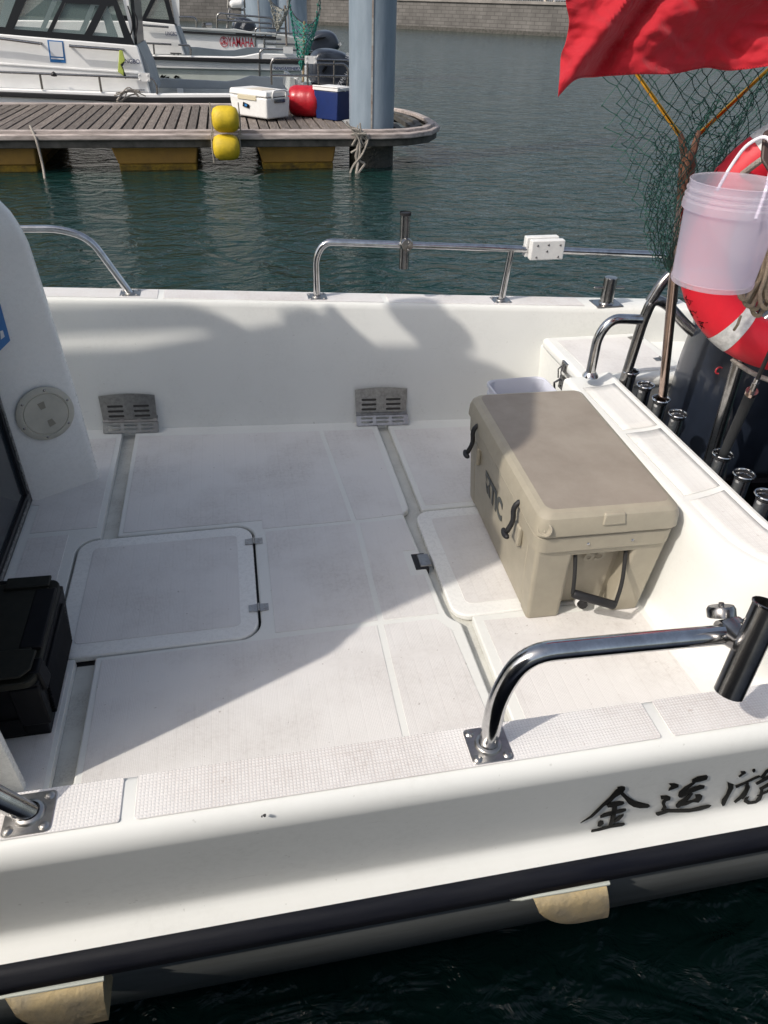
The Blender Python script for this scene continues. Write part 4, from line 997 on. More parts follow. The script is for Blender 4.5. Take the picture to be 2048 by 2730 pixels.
# ---- landing net standing in the third rod holder
def mesh_net(mb, surf, nu, nv, r, jit=0.0, sag=.0):
    P = {}
    for j in range(nv+1):
        for i in range(nu+1):
            if (i+j) % 2 == 0:
                p = surf(i/nu, j/nv); P[i, j] = p+V((random.uniform(-1, 1), random.uniform(-1, 1), random.uniform(-1, 1)))*jit
    for (i, j), p in P.items():
        for di in (-1, 1):
            q = P.get((i+di, j+1))
            if q is None: continue
            m_ = p.lerp(q, .5)+V((random.uniform(-1, 1), random.uniform(-1, 1), random.uniform(-1, 1)))*jit*.5+V((0, 0, -sag*(p-q).length))
            mb.tube([p, m_, q], r, 3, cap=False)
        mb.tube([p+V((0, 0, r*1.8)), p-V((0, 0, r*1.8))], r*1.9, 4)
def landing_net():
    foot = V((1.480, 2.173, .30)); YN = 2.05
    root = thing('landing_net', 'green landing net with gold arms standing in a stern rod holder', 'landing net', tuple(foot))
    topp = at(1480, 372, Y=YN)
    mb = MB(); mb.tube([foot, V((1.487, 2.173, .46)), at(1455, 610, Y=2.13), topp], [.0155, .0158, .0165, .0155], 14); mb.build('handle', BRONZE, root)
    mb = MB(); br = mat('rusty_bracket', (.20, .085, .045), .6, noise_amt=.7, nscale=40, tint=(.07, .04, .03), bump=.5, bscale=90)
    mb.tube([at(1474, 430, Y=YN), at(1480, 395, Y=YN), at(1486, 350, Y=YN), at(1486, 328, Y=YN)], [.016, .021, .024, .016], 10)
    mb.tube([at(1482, 350, Y=YN), at(1472, 300, Y=YN), at(1468, 285, Y=YN)], [.012, .009, .006], 8); mb.tube([at(1492, 345, Y=YN), at(1505, 300, Y=YN), at(1511, 282, Y=YN)], [.012, .009, .006], 8); mb.build('bracket', br, root)
    gold = mat('gold_anodised', (.85, .42, .05), .18, 1, .3, 20)
    for pts in ([(1474, 300), (1376, 160), (1240, -40), (1180, -130)], [(1507, 292), (1659, 150), (1800, 30)]):
        mb = MB(); mb.tube([at(*p, Y=YN+.02*i) for i, p in enumerate(pts)], [.0062, .0052, .004, .003][:len(pts)], 10); mb.build('arm', gold, root)
    random.seed(5)
    lft = [(1238, -40), (1296, 120), (1302, 220), (1312, 290), (1328, 340), (1352, 400), (1378, 455), (1392, 505), (1410, 550), (1440, 580)]
    rgt = [(1800, 30), (1735, 80), (1700, 130), (1680, 200), (1650, 270), (1600, 330), (1540, 400), (1500, 460), (1470, 520), (1448, 585)]
    def lp(Pl, t):
        x = t*(len(Pl)-1); i = min(int(x), len(Pl)-2); f = x-i; return (Pl[i][0]*(1-f)+Pl[i+1][0]*f, Pl[i][1]*(1-f)+Pl[i+1][1]*f)
    def surf_front(u, v):
        a, b = lp(lft, v), lp(rgt, v); uu = u**.85
        x = a[0]+(b[0]-a[0])*uu; y = a[1]+(b[1]-a[1])*uu+18*sin(pi*u)*(1-v)
        return at(x, y, Y=YN-.05-.09*sin(pi*u)+.02*sin(7*v))
    def surf_back(u, v):
        a, b = lp(lft, v*.93), lp(rgt, v*.93); x = a[0]+30+(b[0]-a[0]-30)*u; y = a[1]+(b[1]-a[1])*u+10
        return at(x, y, Y=YN+.10+.12*sin(pi*u))
    def surf_bunch(u, v):   # gathered folds on the right behind the ring
        x = 1490+170*u-90*v+20*sin(9*u+5*v); y = 215+60*sin(5*u)*.4+230*v-40*u*(1-v)
        return at(x, y, Y=YN+.05+.05*sin(11*u)+.04*v)
    mb = MB(); mesh_net(mb, surf_front, 22, 26, .0013, .004, .06); mesh_net(mb, surf_back, 16, 26, .0012, .006, .05)
    mesh_net(mb, surf_bunch, 24, 22, .0013, .010, .05)
    def surf_low(u, v):
        x = 1410+80*u-15*v+10*sin(8*v); y = 300+280*v
        return at(x, y, Y=YN-.02+.05*sin(6*u+3*v))
    mesh_net(mb, surf_low, 12, 24, .0012, .008, .05)
    mb.build('netting', NETG, root)
landing_net()

# ---- fishing rod in the fifth rod holder
def rod():
    a = V((1.488, 1.773, .33)); root = thing('fishing_rod', 'fishing rod with long black grip standing in a stern rod holder under the life ring', 'fishing rod', tuple(a))
    b = at(1622, 850, Y=1.66); t = (b-V((1.488, 1.773, .45))).normalized(); 
    mb = MB(); mb.tube([a, V((1.488, 1.773, .45)), b-t*.03, b], [.014, .0145, .0155, .016], 14); mb.build('grip', mat('black_foam', (.014, .016, .018), .8, bump=.4, bscale=400), root)
    mb = MB(); mb.m(BRONZE).tube([b, b+t*.012], .0172, 14); mb.m(STEELD).tube([b+t*.012, b+t*.05], .009, 12); mb.m(STEEL).tube([b+t*.05, b+t*.068], .0075, 12); mb.m(RUBBER).tube([b+t*.068, b+t*.9], [.006, .002], 10); mb.build('reel_seat_and_blank', STEELD, root)
rod()

# ================================================================== OUTBOARDS
def sup(cx, cy, z, rx, ry, n=28, e=2.8, tilt=0):
    out = []
    for k in range(n):
        a = 2*pi*k/n; c, s_ = cos(a), sin(a)
        x = rx*abs(c)**(2/e)*(1 if c > 0 else -1); y = ry*abs(s_)**(2/e)*(1 if s_ > 0 else -1)
        out.append(V((cx+x, cy+y, z+tilt*x)))
    return out
def outboard(parent, o, s_=1.0, ax=0, m=NAVY, words=None, flip=1, name='outboard_motor'):
    """o: foot of the cowling, at the clamp; the engine's long axis is x"""
    o = V(o); mb = MB(); T = 0
    sec = [(0, .30, .20, -.05), (.06, .33, .225, -.03), (.18, .345, .235, -.01), (.34, .35, .235, 0), (.48, .335, .225, .0), (.58, .30, .205, -.02), (.64, .25, .165, -.03), (.675, .17, .11, -.04), (.685, .06, .04, -.05)]
    mb.loft([sup(o.x+cx*s_, o.y, o.z+z*s_, rx*s_, ry*s_, tilt=-.12*flip if z > .4 else -.06*flip) for z, rx, ry, cx in sec])
    e = mb.build(name, m, parent, angle=70)
    mb = MB()
    for ys in (-1, 1):   # air scoops
        mb.tube([o+V((x*s_*flip, ys*(.19-.06*abs(x+.02))*s_, (.565-.5*x*x)*s_)) for x in (-.22, -.12, -.02)], [.004*s_, .022*s_, .006*s_], 8)
    mb.build('air_intake', BLACKP, e)
    mb = MB(); mb.loft([sup(o.x, o.y, o.z-.005*s_, .335*s_, .23*s_), sup(o.x, o.y, o.z+.02*s_, .345*s_, .24*s_)])
    mb.loft([sup(o.x+.02, o.y, o.z-.75*s_, .12*s_, .06*s_), sup(o.x, o.y, o.z-.3*s_, .17*s_, .11*s_), sup(o.x, o.y, o.z-.0*s_, .27*s_, .18*s_)])
    mb.build('mid_section', BLACKP, e)
    return e
outboard(boat, (2.02, 2.26, .13), 1.08, m=NAVY)
outboard(boat, (2.02, 1.52, -.02), 1.0, m=NAVY)
mb = MB(); mb.tube(fillet([(1.7, 2.1, .5), (1.62, 1.95, .45), (1.6, 1.85, .2), (1.55, 1.8, 0)], .1, 6), .012, 10)
pk = mat('red_hook', (.45, .03, .04), .4); a = at(1553, 800, Y=2.0)
mb.build('control_cable', RUBBER, boat)
mb = MB(); mb.tube([a+V((.012*cos(t_*.7), 0, .012*sin(t_*.7))) for t_ in range(1, 8)], .0028, 8); mb.build('plastic_hook', pk, boat)

# ================================================================== DOCK
DZ = .07
dock = thing('floating_dock', 'wooden plank finger dock with yellow floats across the water', 'dock', (-2, 13.2, WZ))
mb = MB(); random.seed(21); x = -9.0
while x < 1.75:
    w_ = .118+random.uniform(-.006, .01); y0, y1 = 11.78, 14.62; z = DZ+random.uniform(-.004, .004); sk_ = .075*(x-.2)*-.0
    xa = x; fan = -.022*(x-.3)     # the boards fan slightly
    mb.add([(xa, y0, z-.04), (xa+w_, y0, z-.04), (xa+w_+fan, y1, z-.04), (xa+fan, y1, z-.04), (xa, y0, z), (xa+w_, y0, z), (xa+w_+fan, y1, z), (xa+fan, y1, z)], [(3, 2, 1, 0), (4, 5, 6, 7), (0, 1, 5, 4), (1, 2, 6, 5), (2, 3, 7, 6), (3, 0, 4, 7)])
    x += w_+.028
WPL = WOODP.copy(); WPL.name = 'weathered_planks_dock'
t = WPL.node_tree; b_ = t.nodes['Principled BSDF']; geo = t.nodes.new('ShaderNodeNewGeometry'); hs = t.nodes.new('ShaderNodeHueSaturation')
mr = t.nodes.new('ShaderNodeMapRange'); mr.inputs[3].default_value = .62; mr.inputs[4].default_value = 1.35; t.links.new(geo.outputs['Random Per Island'], mr.inputs[0]); t.links.new(mr.outputs[0], hs.inputs['Value'])
src = b_.inputs['Base Color'].links[0].from_socket; t.links.new(src, hs.inputs['Color']); t.links.new(hs.outputs[0], b_.inputs['Base Color'])
mb.build('planking', WPL, dock, bevel=.004, bseg=1)
mb = MB(); mb.box(-9, 1.9, 11.9, 14.5, -.14, -.03); mb.build('dock_frame', mat('black_timber', (.02, .018, .016), .9), dock)
endpath = [(-9, 11.70), (1.6, 11.66), (2.2, 11.64), (2.62, 11.72), (2.95, 11.95), (3.16, 12.35), (3.22, 12.9), (3.18, 13.5), (3.05, 14.0), (2.82, 14.4), (2.5, 14.66), (2.0, 14.76), (-9, 14.76)]
def band(path, w, z0, z1, name, m, bev=.01):
    o_ = off(path, -w/2); i_ = off(path, w/2); mb = MB(); rings = []
    for a, b in zip(o_, i_): rings.append([V((a[0], a[1], z0)), V((b[0], b[1], z0)), V((b[0], b[1], z1)), V((a[0], a[1], z1))])
    mb.loft(rings); return mb.build(name, m, dock, bevel=bev, angle=40)
band(endpath, .10, .03, .085, 'fender_strip', PALE); 
p2 = off(endpath, -.09); band(p2, .09, -.03, .045, 'fender_strip', PALE, .015)
p3 = off(endpath, -.03); band(p3, .12, -.13, -.035, 'fascia_beam', BEAM)
band(off(endpath, .20)[1:12], .10, -.02, .06, 'end_ring', BEAM)
mb = MB()
for (a, b) in (((2.62, 11.8), (2.62, 14.5)), ((2.9, 12.1), (2.9, 14.2)), ((1.8, 11.7), (1.8, 14.6))): mb.box(a[0]-.05, a[0]+.05, a[1], b[1], -.04, .03)
mb.build('end_beam', BEAM, dock)
FL = mat('yellow_float', (.42, .24, .05), .6, noise_amt=.5, nscale=3, tint=(.30, .17, .05)); FLB = mat('float_stain', (.30, .19, .012), .8, noise_amt=.9, nscale=9, tint=(.05, .035, .015), bump=.6, bscale=20, bdist=.01)
for (xa, xb) in ((-4.6, -2.62), (-1.62, -.42), (.42, 1.58)):
    mb = MB(); mb.m(FL).box(xa+.07, xb-.04, 11.83, 14.4, -.38, -.13, top=(xa, xb, 11.78, 14.5)); mb.m(FLB).box(xa+.10, xb-.06, 11.85, 14.4, -.75, -.38, top=(xa+.069, xb-.039, 11.829, 14.4)); mb.build('float', FL, dock, bevel=.02, bseg=2)
# piles
def pile(name, lab, cx, cy, r, ztop=6, parent=None):
    root = thing(name, lab, 'pile', (cx, cy, WZ)); mb = MB(); mb.m(PILEDK).lathe([(r*1.01, -3), (r*1.01, -.12), (r, -.10)], (cx, cy, 0), 40); mb.m(PILE).lathe([(r, -.10), (r, ztop), (0, ztop)], (cx, cy, 0), 40); mb.build('shaft', PILE, root, angle=60)
    mb = MB()
    for a in (-100, 20): mb.box(-.012, .012, -.008, .008, -.1, ztop, M=Matrix.Translation((cx, cy, 0)) @ Matrix.Rotation(radians(a+90), 4, 'Z') @ Matrix.Translation((0, -r-.004, 0)))
    mb.build('weld_seam', mat('rust_streak', (.33, .33, .31), .7, noise_amt=.9, nscale=4, tint=(.16, .10, .07), stretch=(1, 1, 2)), root, smooth=False)
    return root
pile('steel_pile', 'thick blue-grey steel pile rising through the rounded end of the dock', 2.17, 12.13, .335)
def xz(px, py, Y): q = at(px, py, Y=Y); return q.x, q.z
Z4 = lambda x, y: ((380+x*.3496)/K, y*.3496/K)
ZA = lambda x, y: (x*.2532/K, y*.2532/K)
a = at(*Z4(905, 100), Y=25); pile('steel_pile', 'blue-grey steel pile behind the boats, left of the pair', a.x, 25, .55)
a = at(*Z4(1120, 100), Y=25); pile('steel_pile', 'blue-grey steel pile behind the green hand net', a.x, 25, .50)

# coolers on the dock
def dockpt(px, py, z=DZ): return at(px, py, Z=z)
def white_cooler():
    a = dockpt(578, 263); b = dockpt(628, 257); c = dockpt(528, 243)
    root = thing('wheeled_cooler', 'white wheeled cooler with handle standing on the dock', 'cooler', tuple(a))
    X = (b-a); Yv = (c-a); X.z = Yv.z = 0; w_, l_ = .46, .80; X.normalize(); Yv = Yv.normalized(); Yv = (Yv-X*Yv.dot(X)).normalized()
    M = frameM(a, X, Yv); h = .40
    mb = MB(); mb.box(0, w_, 0, l_, .03, h*.78, M=M, top=(-.02, w_+.02, -.02, l_+.02)); body = mb.build('body', WHITEP, root, bevel=.025, bseg=3)
    mb = MB(); mb.box(-.025, w_+.025, -.025, l_+.025, h*.80, h, M=M, top=(-.01, w_+.01, -.01, l_+.01)); mb.build('lid', WHITEP, root, bevel=.02, bseg=3)
    mb = MB(); mb.box(-.03, -.018, .2, .62, h*.66, h*.82, M=M); mb.build('side_latch', mat('cream_latch', (.5, .45, .32), .5), root, bevel=.01)
    mb = MB(); mb.box(.06, .34, .15, .5, h, h+.006, M=M); mb.build('lid_hatch', mat('cream_hatch', (.55, .5, .42), .5), root, bevel=.004)
    mb = MB(); mb.tube(fillet([M @ V((.10, -.02, h*.7)), M @ V((.10, -.05, h*1.02)), M @ V((.38, -.05, h*1.02)), M @ V((.38, -.02, h*.7))], .05, 4), .014, 8); mb.build('handle', WHITEP, root)
    mb = MB(); mb.box(.14, .36, -.035, -.015, h*.60, h*.74, M=M); mb.build('handle_bracket', STEELD, root, bevel=.008)
    mb = MB(); mb.lathe([(0, -.02), (.07, -.02), (.07, .02), (0, .02)], M @ V((-.02, l_-.06, .07)), 16, M=M.to_3x3() @ Matrix.Rotation(radians(90), 3, 'Y')); mb.build('wheel', mat('grey_wheel', (.25, .25, .25), .4), root)
    mb = MB(); mb.m(INK).prism([M @ V((-.022, y, z)) for y, z in ((.52, .17), (.38, .15), (.36, .20), (.5, .23))], M.to_3x3() @ V((-.004, 0, 0))); mb.m(BLUE).prism([M @ V((-.0265, y, z)) for y, z in ((.47, .175), (.42, .17), (.41, .20), (.46, .21))], M.to_3x3() @ V((-.003, 0, 0))); mb.build('sticker', INK, body, smooth=False)
def small_cooler():
    a = dockpt(683, 256); b = dockpt(731, 262); c = dockpt(742, 252)
    root = thing('cool_box', 'navy blue cool box with white lid on the dock next to the pile', 'cooler', tuple(a))
    X = (b-a); X.z = 0; w_ = .42; d_ = .34; h = .40; X.normalize(); Yv = V((-X.y, X.x, 0)); M = frameM(a, X, Yv)
    mb = MB(); mb.box(0, w_, 0, d_, .0, h, M=M, top=(-.02, w_+.03, -.02, d_+.02)); mb.build('body', NAVYB, root, bevel=.015, bseg=2)
    mb = MB(); mb.box(-.03, w_+.04, -.03, d_+.03, h, h+.045, M=M); mb.box(.02, w_-.01, .02, d_-.02, h+.045, h+.055, M=M); mb.build('lid', WHITEP, root, bevel=.012, bseg=2)
    mb = MB(); mb.tube(fillet([M @ V((-.035, d_/2, h)), M @ V((-.035, -.03, h+.055)), M @ V((w_+.04, -.03, h+.055)), M @ V((w_+.04, d_/2, h))], .03, 4), .01, 8); mb.build('handle', WHITEP, root)
def red_drum():
    a = dockpt(656, 254); r = .22
    root = thing('red_float', 'glossy red drum-shaped buoy lying between the two coolers on the dock', 'buoy', tuple(a))
    c = a+V((.05, .12, r)); ax = V((.93, -.36, 0)).normalized(); M3 = Matrix((V((0, 0, 1)), ax.cross(V((0, 0, 1))), ax)).transposed()
    mb = MB(); prof = [(0, -.27), (r*.55, -.26), (r*.88, -.23), (r*.98, -.17), (r, -.1), (r*.985, -.08), (r*1.0, -.06), (r, .06), (r*.985, .08), (r, .1), (r*.98, .17), (r*.88, .23), (r*.55, .26), (0, .27)]
    mb.lathe(prof, c, 32, M=M3); mb.build('shell', mat('glossy_red', (.45, .01, .02), .3, noise_amt=.3, nscale=8, bump=.4, bscale=8, bdist=.02), root, angle=60)
white_cooler(); small_cooler(); red_drum()
# buoys hanging on the dock edge
def buoy(px, py, lab):
    c = at(px, py, Y=11.42); r = .165; root = thing('yellow_buoy', lab, 'buoy', tuple(c), 'yellow buoys on the dock edge')
    M3 = Matrix.Rotation(radians(90), 3, 'Y'); mb = MB()
    mb.lathe([(0, -.185), (r*.45, -.18), (r*.8, -.155), (r*.97, -.10), (r, -.04), (r, .04), (r*.97, .10), (r*.8, .155), (r*.45, .18), (0, .185)], c, 28, M=M3); mb.build('float_body', YEL, root, angle=80)
    mb = MB()
    for s_ in (-.19, .19): mb.tube([c+V((s_, 0, -.2)), c+V((s_*1.03, -.01, 0)), c+V((s_, 0, .2))], .009, 6)
    mb.build('tie_rope', ROPEG, root)
buoy(487, 257, 'upper yellow buoy tied above the dock edge'); buoy(489, 318, 'lower yellow buoy tied below the dock edge')
# ropes
def rope(name, lab, pts, r, m=ROPEG, loose=0):
    o = thing(name, lab, 'rope', tuple(pts[0])); mb = MB(); mb.tube(fillet(pts, .2, 4), r, 6)
    random.seed(loose)
    for k in range(loose):
        n_ = len(pts); q = [V(p)+V((random.uniform(-.13, .13), random.uniform(-.06, .02), random.uniform(-.09, .09))) for p in pts[:random.randint(3, n_)]]; mb.tube(fillet(q, .2, 3), r*random.uniform(.3, .9), 5)
    mb.build('strand', m, o)
Yr = 11.50
rope('mooring_line', 'pale rope hanging from the dock edge into the water', [at(65, 272, Y=11.72), at(78, 300, Y=Yr), at(86, 330, Y=Yr), at(93, 360, Y=Yr), at(98, 395, Y=11.3)], .018)
rope('frayed_rope', 'frayed grey rope bundle tied beside the pile at the dock corner', [at(762, 276, Y=Yr), at(785, 284, Y=Yr), at(776, 300, Y=Yr), at(768, 340, Y=Yr), at(774, 350, Y=Yr), at(768, 384, Y=11.4)], .02, loose=9)
rope('frayed_rope', 'frayed rope tail lying from a cleat of the front moored boat', [at(300, 197, Y=15.1), at(275, 196, Y=15.05), at(262, 204, Y=15.0), at(253, 217, Y=14.95)], .018, loose=6)

# ================================================================== MOORED BOATS
def poly(Zm, pts, Y): return [at(*Zm(*p), Y=Y) for p in pts]
def slab(mb, Zm, pts, Y, th): mb.prism(poly(Zm, pts, Y), (0, th, 0))
def rails(root, Zm, Y, paths, r=.018, name='railing', rad=.12):
    mb = MB()
    for p in paths: mb.tube(fillet(poly(Zm, p, Y), rad, 4), r, 7)
    return mb.build(name, STEELD, root, angle=60)
# ---- boat A (front)
YA = 15.25
bA = thing('moored_boat', 'front moored white boat with black framed cabin windows and lime towel', 'boat', (0, YA+1, WZ))
def deck_line(Zm, pts, Y): return poly(Zm, pts, Y)
mb = MB(); mb.m(HULLW); slab(mb, ZA, [(-1400, 890), (0, 930), (1590, 985), (3400, 985), (3440, 1010), (3430, 1130), (-1400, 1130)], YA, .12); 
mb.m(HULLW); mb.prism([(-9, YA+.1, WZ-.1), (2.6, YA+.1, WZ-.1), (2.6, YA+2.1, WZ-.1), (-9, YA+2.1, WZ-.1)], (0, 0, .55)); mb.build('hull', HULLW, bA, bevel=.02)
mb = MB(); slab(mb, ZA, [(-1400, 925), (0, 965), (1590, 1028), (3420, 1022), (3420, 1082), (1590, 1085), (0, 1015), (-1400, 985)], YA-.06, .08); mb.build('rub_rail', RUBBER, bA, bevel=.01)
mb = MB(); mb.m(HULLIN); slab(mb, Z4, [(100, 595), (640, 622), (720, 612), (820, 580), (900, 585), (1130, 592), (1140, 690), (100, 690)], YA+2.0, .12); mb.m(HULLG); slab(mb, Z4, [(95, 672), (1140, 685), (1140, 760), (95, 760)], YA+1.96, .03)
mb.m(WHITEP); slab(mb, Z4, [(262, 672), (310, 675), (312, 718), (265, 716)], YA+1.90, .05); mb.build('bulwark', HULLIN, bA, bevel=.015)
# cabin: near side wall with window openings, far side wall, aft wall
def cabin_side(root, Zm, Y, outline, panes, th=.06, glassm=GLASS, wall=HULLW, name='cabin_side'):
    o = at(*Zm(*outline[0]), Y=Y)
    def loc(p): q = at(*Zm(*p), Y=Y); return (q.x, q.z)
    M = Matrix(((1, 0, 0, 0), (0, 0, -1, Y), (0, 1, 0, 0), (0, 0, 0, 1)))
    return plate(name, [[loc(p) for p in outline]]+[[loc(p) for p in pn] for pn in panes], th, wall, root, M)
mb = MB(); slab(mb, ZA, [(-1400, 240), (0, 355), (1415, 475), (1450, 490), (1590, 985), (0, 935), (-1400, 890)], YA+.12, .08); mb.build('cabin_side', HULLW, bA, bevel=.02)
mb = MB(); slab(mb, ZA, [(0, 660), (1530, 765), (1535, 785), (0, 682), (-900, 620), (-900, 600)], YA+.105, .03); mb.build('moulding_strip', HULLW, bA, bevel=.006)
panesA = [[(-420, 260), (-200, -60), (-60, -60), (60, 285)][:0] or [(-620, 200), (-420, -120), (190, -60), (60, 285)], [(145, 305), (275, 10), (330, -60), (640, -30), (655, 15), (500, 330)], [(550, 335), (690, 28), (1050, 50), (890, 360)], [(975, 370), (1130, 60), (1195, 60), (1305, 395)]]
outA = [(-1400, 250), (-700, -260), (1170, -260), (1230, 0), (1420, 480), (0, 362)]
wf = cabin_side(bA, ZA, YA+.16, outA, panesA, .05, wall=FRAME, name='window_frame')
for pn in panesA:
    mb = MB(); slab(mb, ZA, pn, YA+.16, .008); mb.build('pane', GLASS, wf, smooth=False)
sh = lambda L_, dx, dy: [(x+dx, y+dy) for x, y in L_]
cabin_side(bA, ZA, YA+1.9, [(-1400, 250), (-700, -200), (1060, -200), (1120, 40), (1250, 400), (0, 320)], [[(-500, 200), (-300, -100), (80, -90), (-20, 250)], [(80, 270), (200, -50), (560, -20), (430, 290)], [(480, 295), (600, 10), (960, 40), (840, 320)], [(900, 330), (1000, 60), (1060, 60), (1130, 350)]], .05, wall=mat('cabin_inner_frame', (.20, .22, .23), .5), name='window_frame')
mb = MB(); slab(mb, ZA, [(-1400, 250), (1250, 400), (1300, 980), (-1400, 890)], YA+1.9, .06); mb.build('cabin_side', HULLW, bA)
mb = MB()
q1 = poly(ZA, [(1232, 0), (1330, -10), (1400, 300), (1450, 490), (1640, 980), (1590, 985), (1450, 490), (1415, 475)], YA+.2)
mb.m(HULLIN).prism(poly(ZA, [(1415, 470), (1452, 470), (1560, 700), (1640, 980), (1588, 985)], YA+.2), (0, 1.7, 0)); mb.m(HULLW).prism(poly(ZA, [(1232, -250), (1300, -250), (1352, 0), (1400, 330), (1412, 470)], YA+.2), (0, .06, 0)); mb.m(FRAME).prism(poly(ZA, [(1352, -200), (1395, -200), (1448, 480), (1418, 482)], YA+.25), (0, 1.5, 0))
mb.build('cabin_bulkhead', HULLIN, bA)
mb = MB(); mb.tube(fillet(poly(ZA, [(1345, 60), (1390, 200), (1400, 300), (1360, 400)], YA+.15), .1, 4), .012, 6); mb.tube(fillet(poly(ZA, [(1400, 100), (1450, 200), (1440, 330), (1420, 400)], YA+.15), .1, 4), .012, 6); mb.build('cable', RUBBER, bA)
mb = MB(); mb.box(-5.5, -.0, YA+.2, YA+1.9, 2.6, 2.68); mb.build('roof', HULLW, bA)
for pts in ([(-300, 375), (0, 403), (420, 458)], [(730, 483), (1290, 525)]):
    mb = MB(); q = poly(ZA, pts, YA+.02); mb.tube([q[0]+V((0, .1, 0))]+q+[q[-1]+V((0, .1, 0))], .022, 8); mb.build('grab_rail', STEELD, bA)
rA = rails(bA, ZA, YA, [[(-900, 700), (0, 757), (1455, 815)], [(420, 783), (447, 940)], [(1043, 806), (1068, 965)], [(1570, 820), (1610, 825), (1650, 890), (1655, 985)]], .02)
mb = MB(); slab(mb, ZA, [(1455, 765), (1575, 770), (1580, 860), (1460, 855)], YA-.04, .04); screws(mb, [q+V((0, -.045, 0)) for q in poly(ZA, [(1470, 785), (1555, 790), (1473, 838), (1558, 843)], YA)], (0, -1, 0), .014); mb.build('white_plate', WHITEP, rA)
mb = MB(); mb.tube(poly(ZA, [(535, 785), (565, 778), (600, 790)], YA), [.02, .04, .02], 8); mb.build('tape_wrap', RUBBER, rA)
mb = MB(); mb.m(BLUE); slab(mb, ZA, [(497, 420), (664, 432), (694, 662), (530, 653)], YA+.115, .006); mb.m(PAPER); slab(mb, ZA, [(514, 432), (652, 442), (668, 598), (536, 590)], YA+.108, .004); slab(mb, ZA, [(535, 605), (672, 613), (675, 628), (538, 620)], YA+.108, .004); mb.build('poster', BLUE, bA, smooth=False)
def ptext(root, s_, Zm, p0, p1, Y, h, m, bold=.01, shear=0, name='lettering'):
    a, b = at(*Zm(*p0), Y=Y), at(*Zm(*p1), Y=Y); L_ = (b-a).length
    cu = bpy.data.curves.new('t', 'FONT'); cu.body = s_; cu.size = 1; ob = bpy.data.objects.new('t', cu); me = bpy.data.meshes.new_from_object(ob)
    wd = max(v.co.x for v in me.vertices); bpy.data.objects.remove(ob); bpy.data.curves.remove(cu); bpy.data.meshes.remove(me)
    M = frameM(a, b-a, V((0, 0, 1))); return text(name, s_, h, m, root, M, .004, sx=L_/(wd*h), shear=shear, bold=bold*h)
ptext(bA, 'LINGBO', ZA, (1275, 658), (1474, 672), YA+.10, .095, BLUEP, .004)
tw = thing('towel', 'lime and grey towel draped over the front boat cabin grab rail', 'towel', tuple(at(*ZA(1270, 640), Y=YA)))
mb = MB(); slab(mb, ZA, [(1255, 530), (1290, 535), (1318, 640), (1270, 680), (1300, 740), (1305, 800), (1240, 755), (1248, 650)], YA-.03, .03); mb.build('front_fold', TOWEL, tw, bevel=.008)
mb = MB(); slab(mb, ZA, [(1280, 560), (1310, 660), (1290, 700), (1330, 800), (1325, 838), (1290, 770), (1262, 690), (1300, 640)], YA+.005, .02); mb.build('back_fold', TOWELD, tw, bevel=.005)
mb = MB(); mb.tube(poly(ZA, [(1335, 945), (1525, 952)], YA+.05), .016, 7); mb.tube(poly(ZA, [(1390, 950), (1395, 978)], YA+.05), .016, 6); mb.tube(poly(ZA, [(1470, 950), (1475, 982)], YA+.05), .016, 6); mb.build('cleat', STEELD, bA)
rA2 = rails(bA, Z4, YA+.1, [[(985, 645), (980, 480), (1000, 445), (1240, 450)], [(1328, 455), (1640, 463)], [(985, 572), (1640, 582)], [(1340, 485), (1345, 690)], [(1330, 485), (1540, 487), (1570, 520), (1560, 690)], [(1462, 458), (1460, 690)], [(1600, 462), (1605, 690)], [(1258, 485), (1260, 690)]], .02)
mb = MB(); slab(mb, Z4, [(1240, 425), (1328, 428), (1328, 487), (1240, 485)], YA+.04, .05); screws(mb, [q+V((0, -.01, 0)) for q in poly(Z4, [(1252, 437), (1316, 440), (1252, 474), (1316, 476)], YA+.04)], (0, -1, 0), .014); mb.build('white_plate', WHITEP, rA2)
mb = MB()
for k in range(4): 
    q = poly(Z4, [(1175+k*22, 590+k*18), (1178+k*22, 680)], YA+.3); mb.tube(q, .045, 10)
mb.build('rod_holder', WHITEP, bA)
mb = MB(); slab(mb, Z4, [(1130, 590), (1165, 600), (1165, 700), (1120, 700)], YA+.2, 1.6); mb.build('transom', HULLG, bA)
def motor_px(root, Zm, sil, Y, depth, m, name='outboard_motor'):
    """cowling from its side silhouette, rounded across its width"""
    pts = poly(Zm, sil, Y); cx = sum((p.x for p in pts))/len(pts); cz = sum((p.z for p in pts))/len(pts); mb = MB(); rings = []
    for k in range(9):
        a = -pi/2+pi*k/8; s_ = (cos(a)**.45 if cos(a) > 1e-6 else 0)*.5+.5*(1 if 0 < k < 8 else .8); s_ = .62+.38*(cos(a)**.6 if cos(a) > 1e-6 else 0)
        rings.append([V((cx+(p.x-cx)*s_, Y+depth/2*(1+sin(a)), cz+(p.z-cz)*s_)) for p in pts])
    mb.loft(rings); return mb.build(name, m, root, sub=2)
mA = motor_px(bA, Z4, [(1290, 420), (1340, 378), (1420, 370), (1500, 382), (1570, 410), (1620, 460), (1640, 560), (1620, 680), (1300, 690), (1262, 560)], YA+.55, .7, GREYM)
mb = MB(); mb.m(BLACKP); slab(mb, Z4, [(1370, 540), (1395, 505), (1415, 505), (1400, 530), (1375, 560)], YA+.52, .05); mb.build('air_intake', BLACKP, mA)
mb = MB(); slab(mb, Z4, [(1300, 640), (1640, 640), (1600, 780), (1360, 780)], YA+.7, .4); mb.build('mid_section', BLACKP, mA)
ptext(mA, 'YAMAHA', Z4, (1505, 665), (1592, 545), YA+.50, .11, WHITEPR, .01, name='lettering'); ptext(mA, '150', Z4, (1570, 455), (1585, 410), YA+.50, .10, WHITEPR, .01)
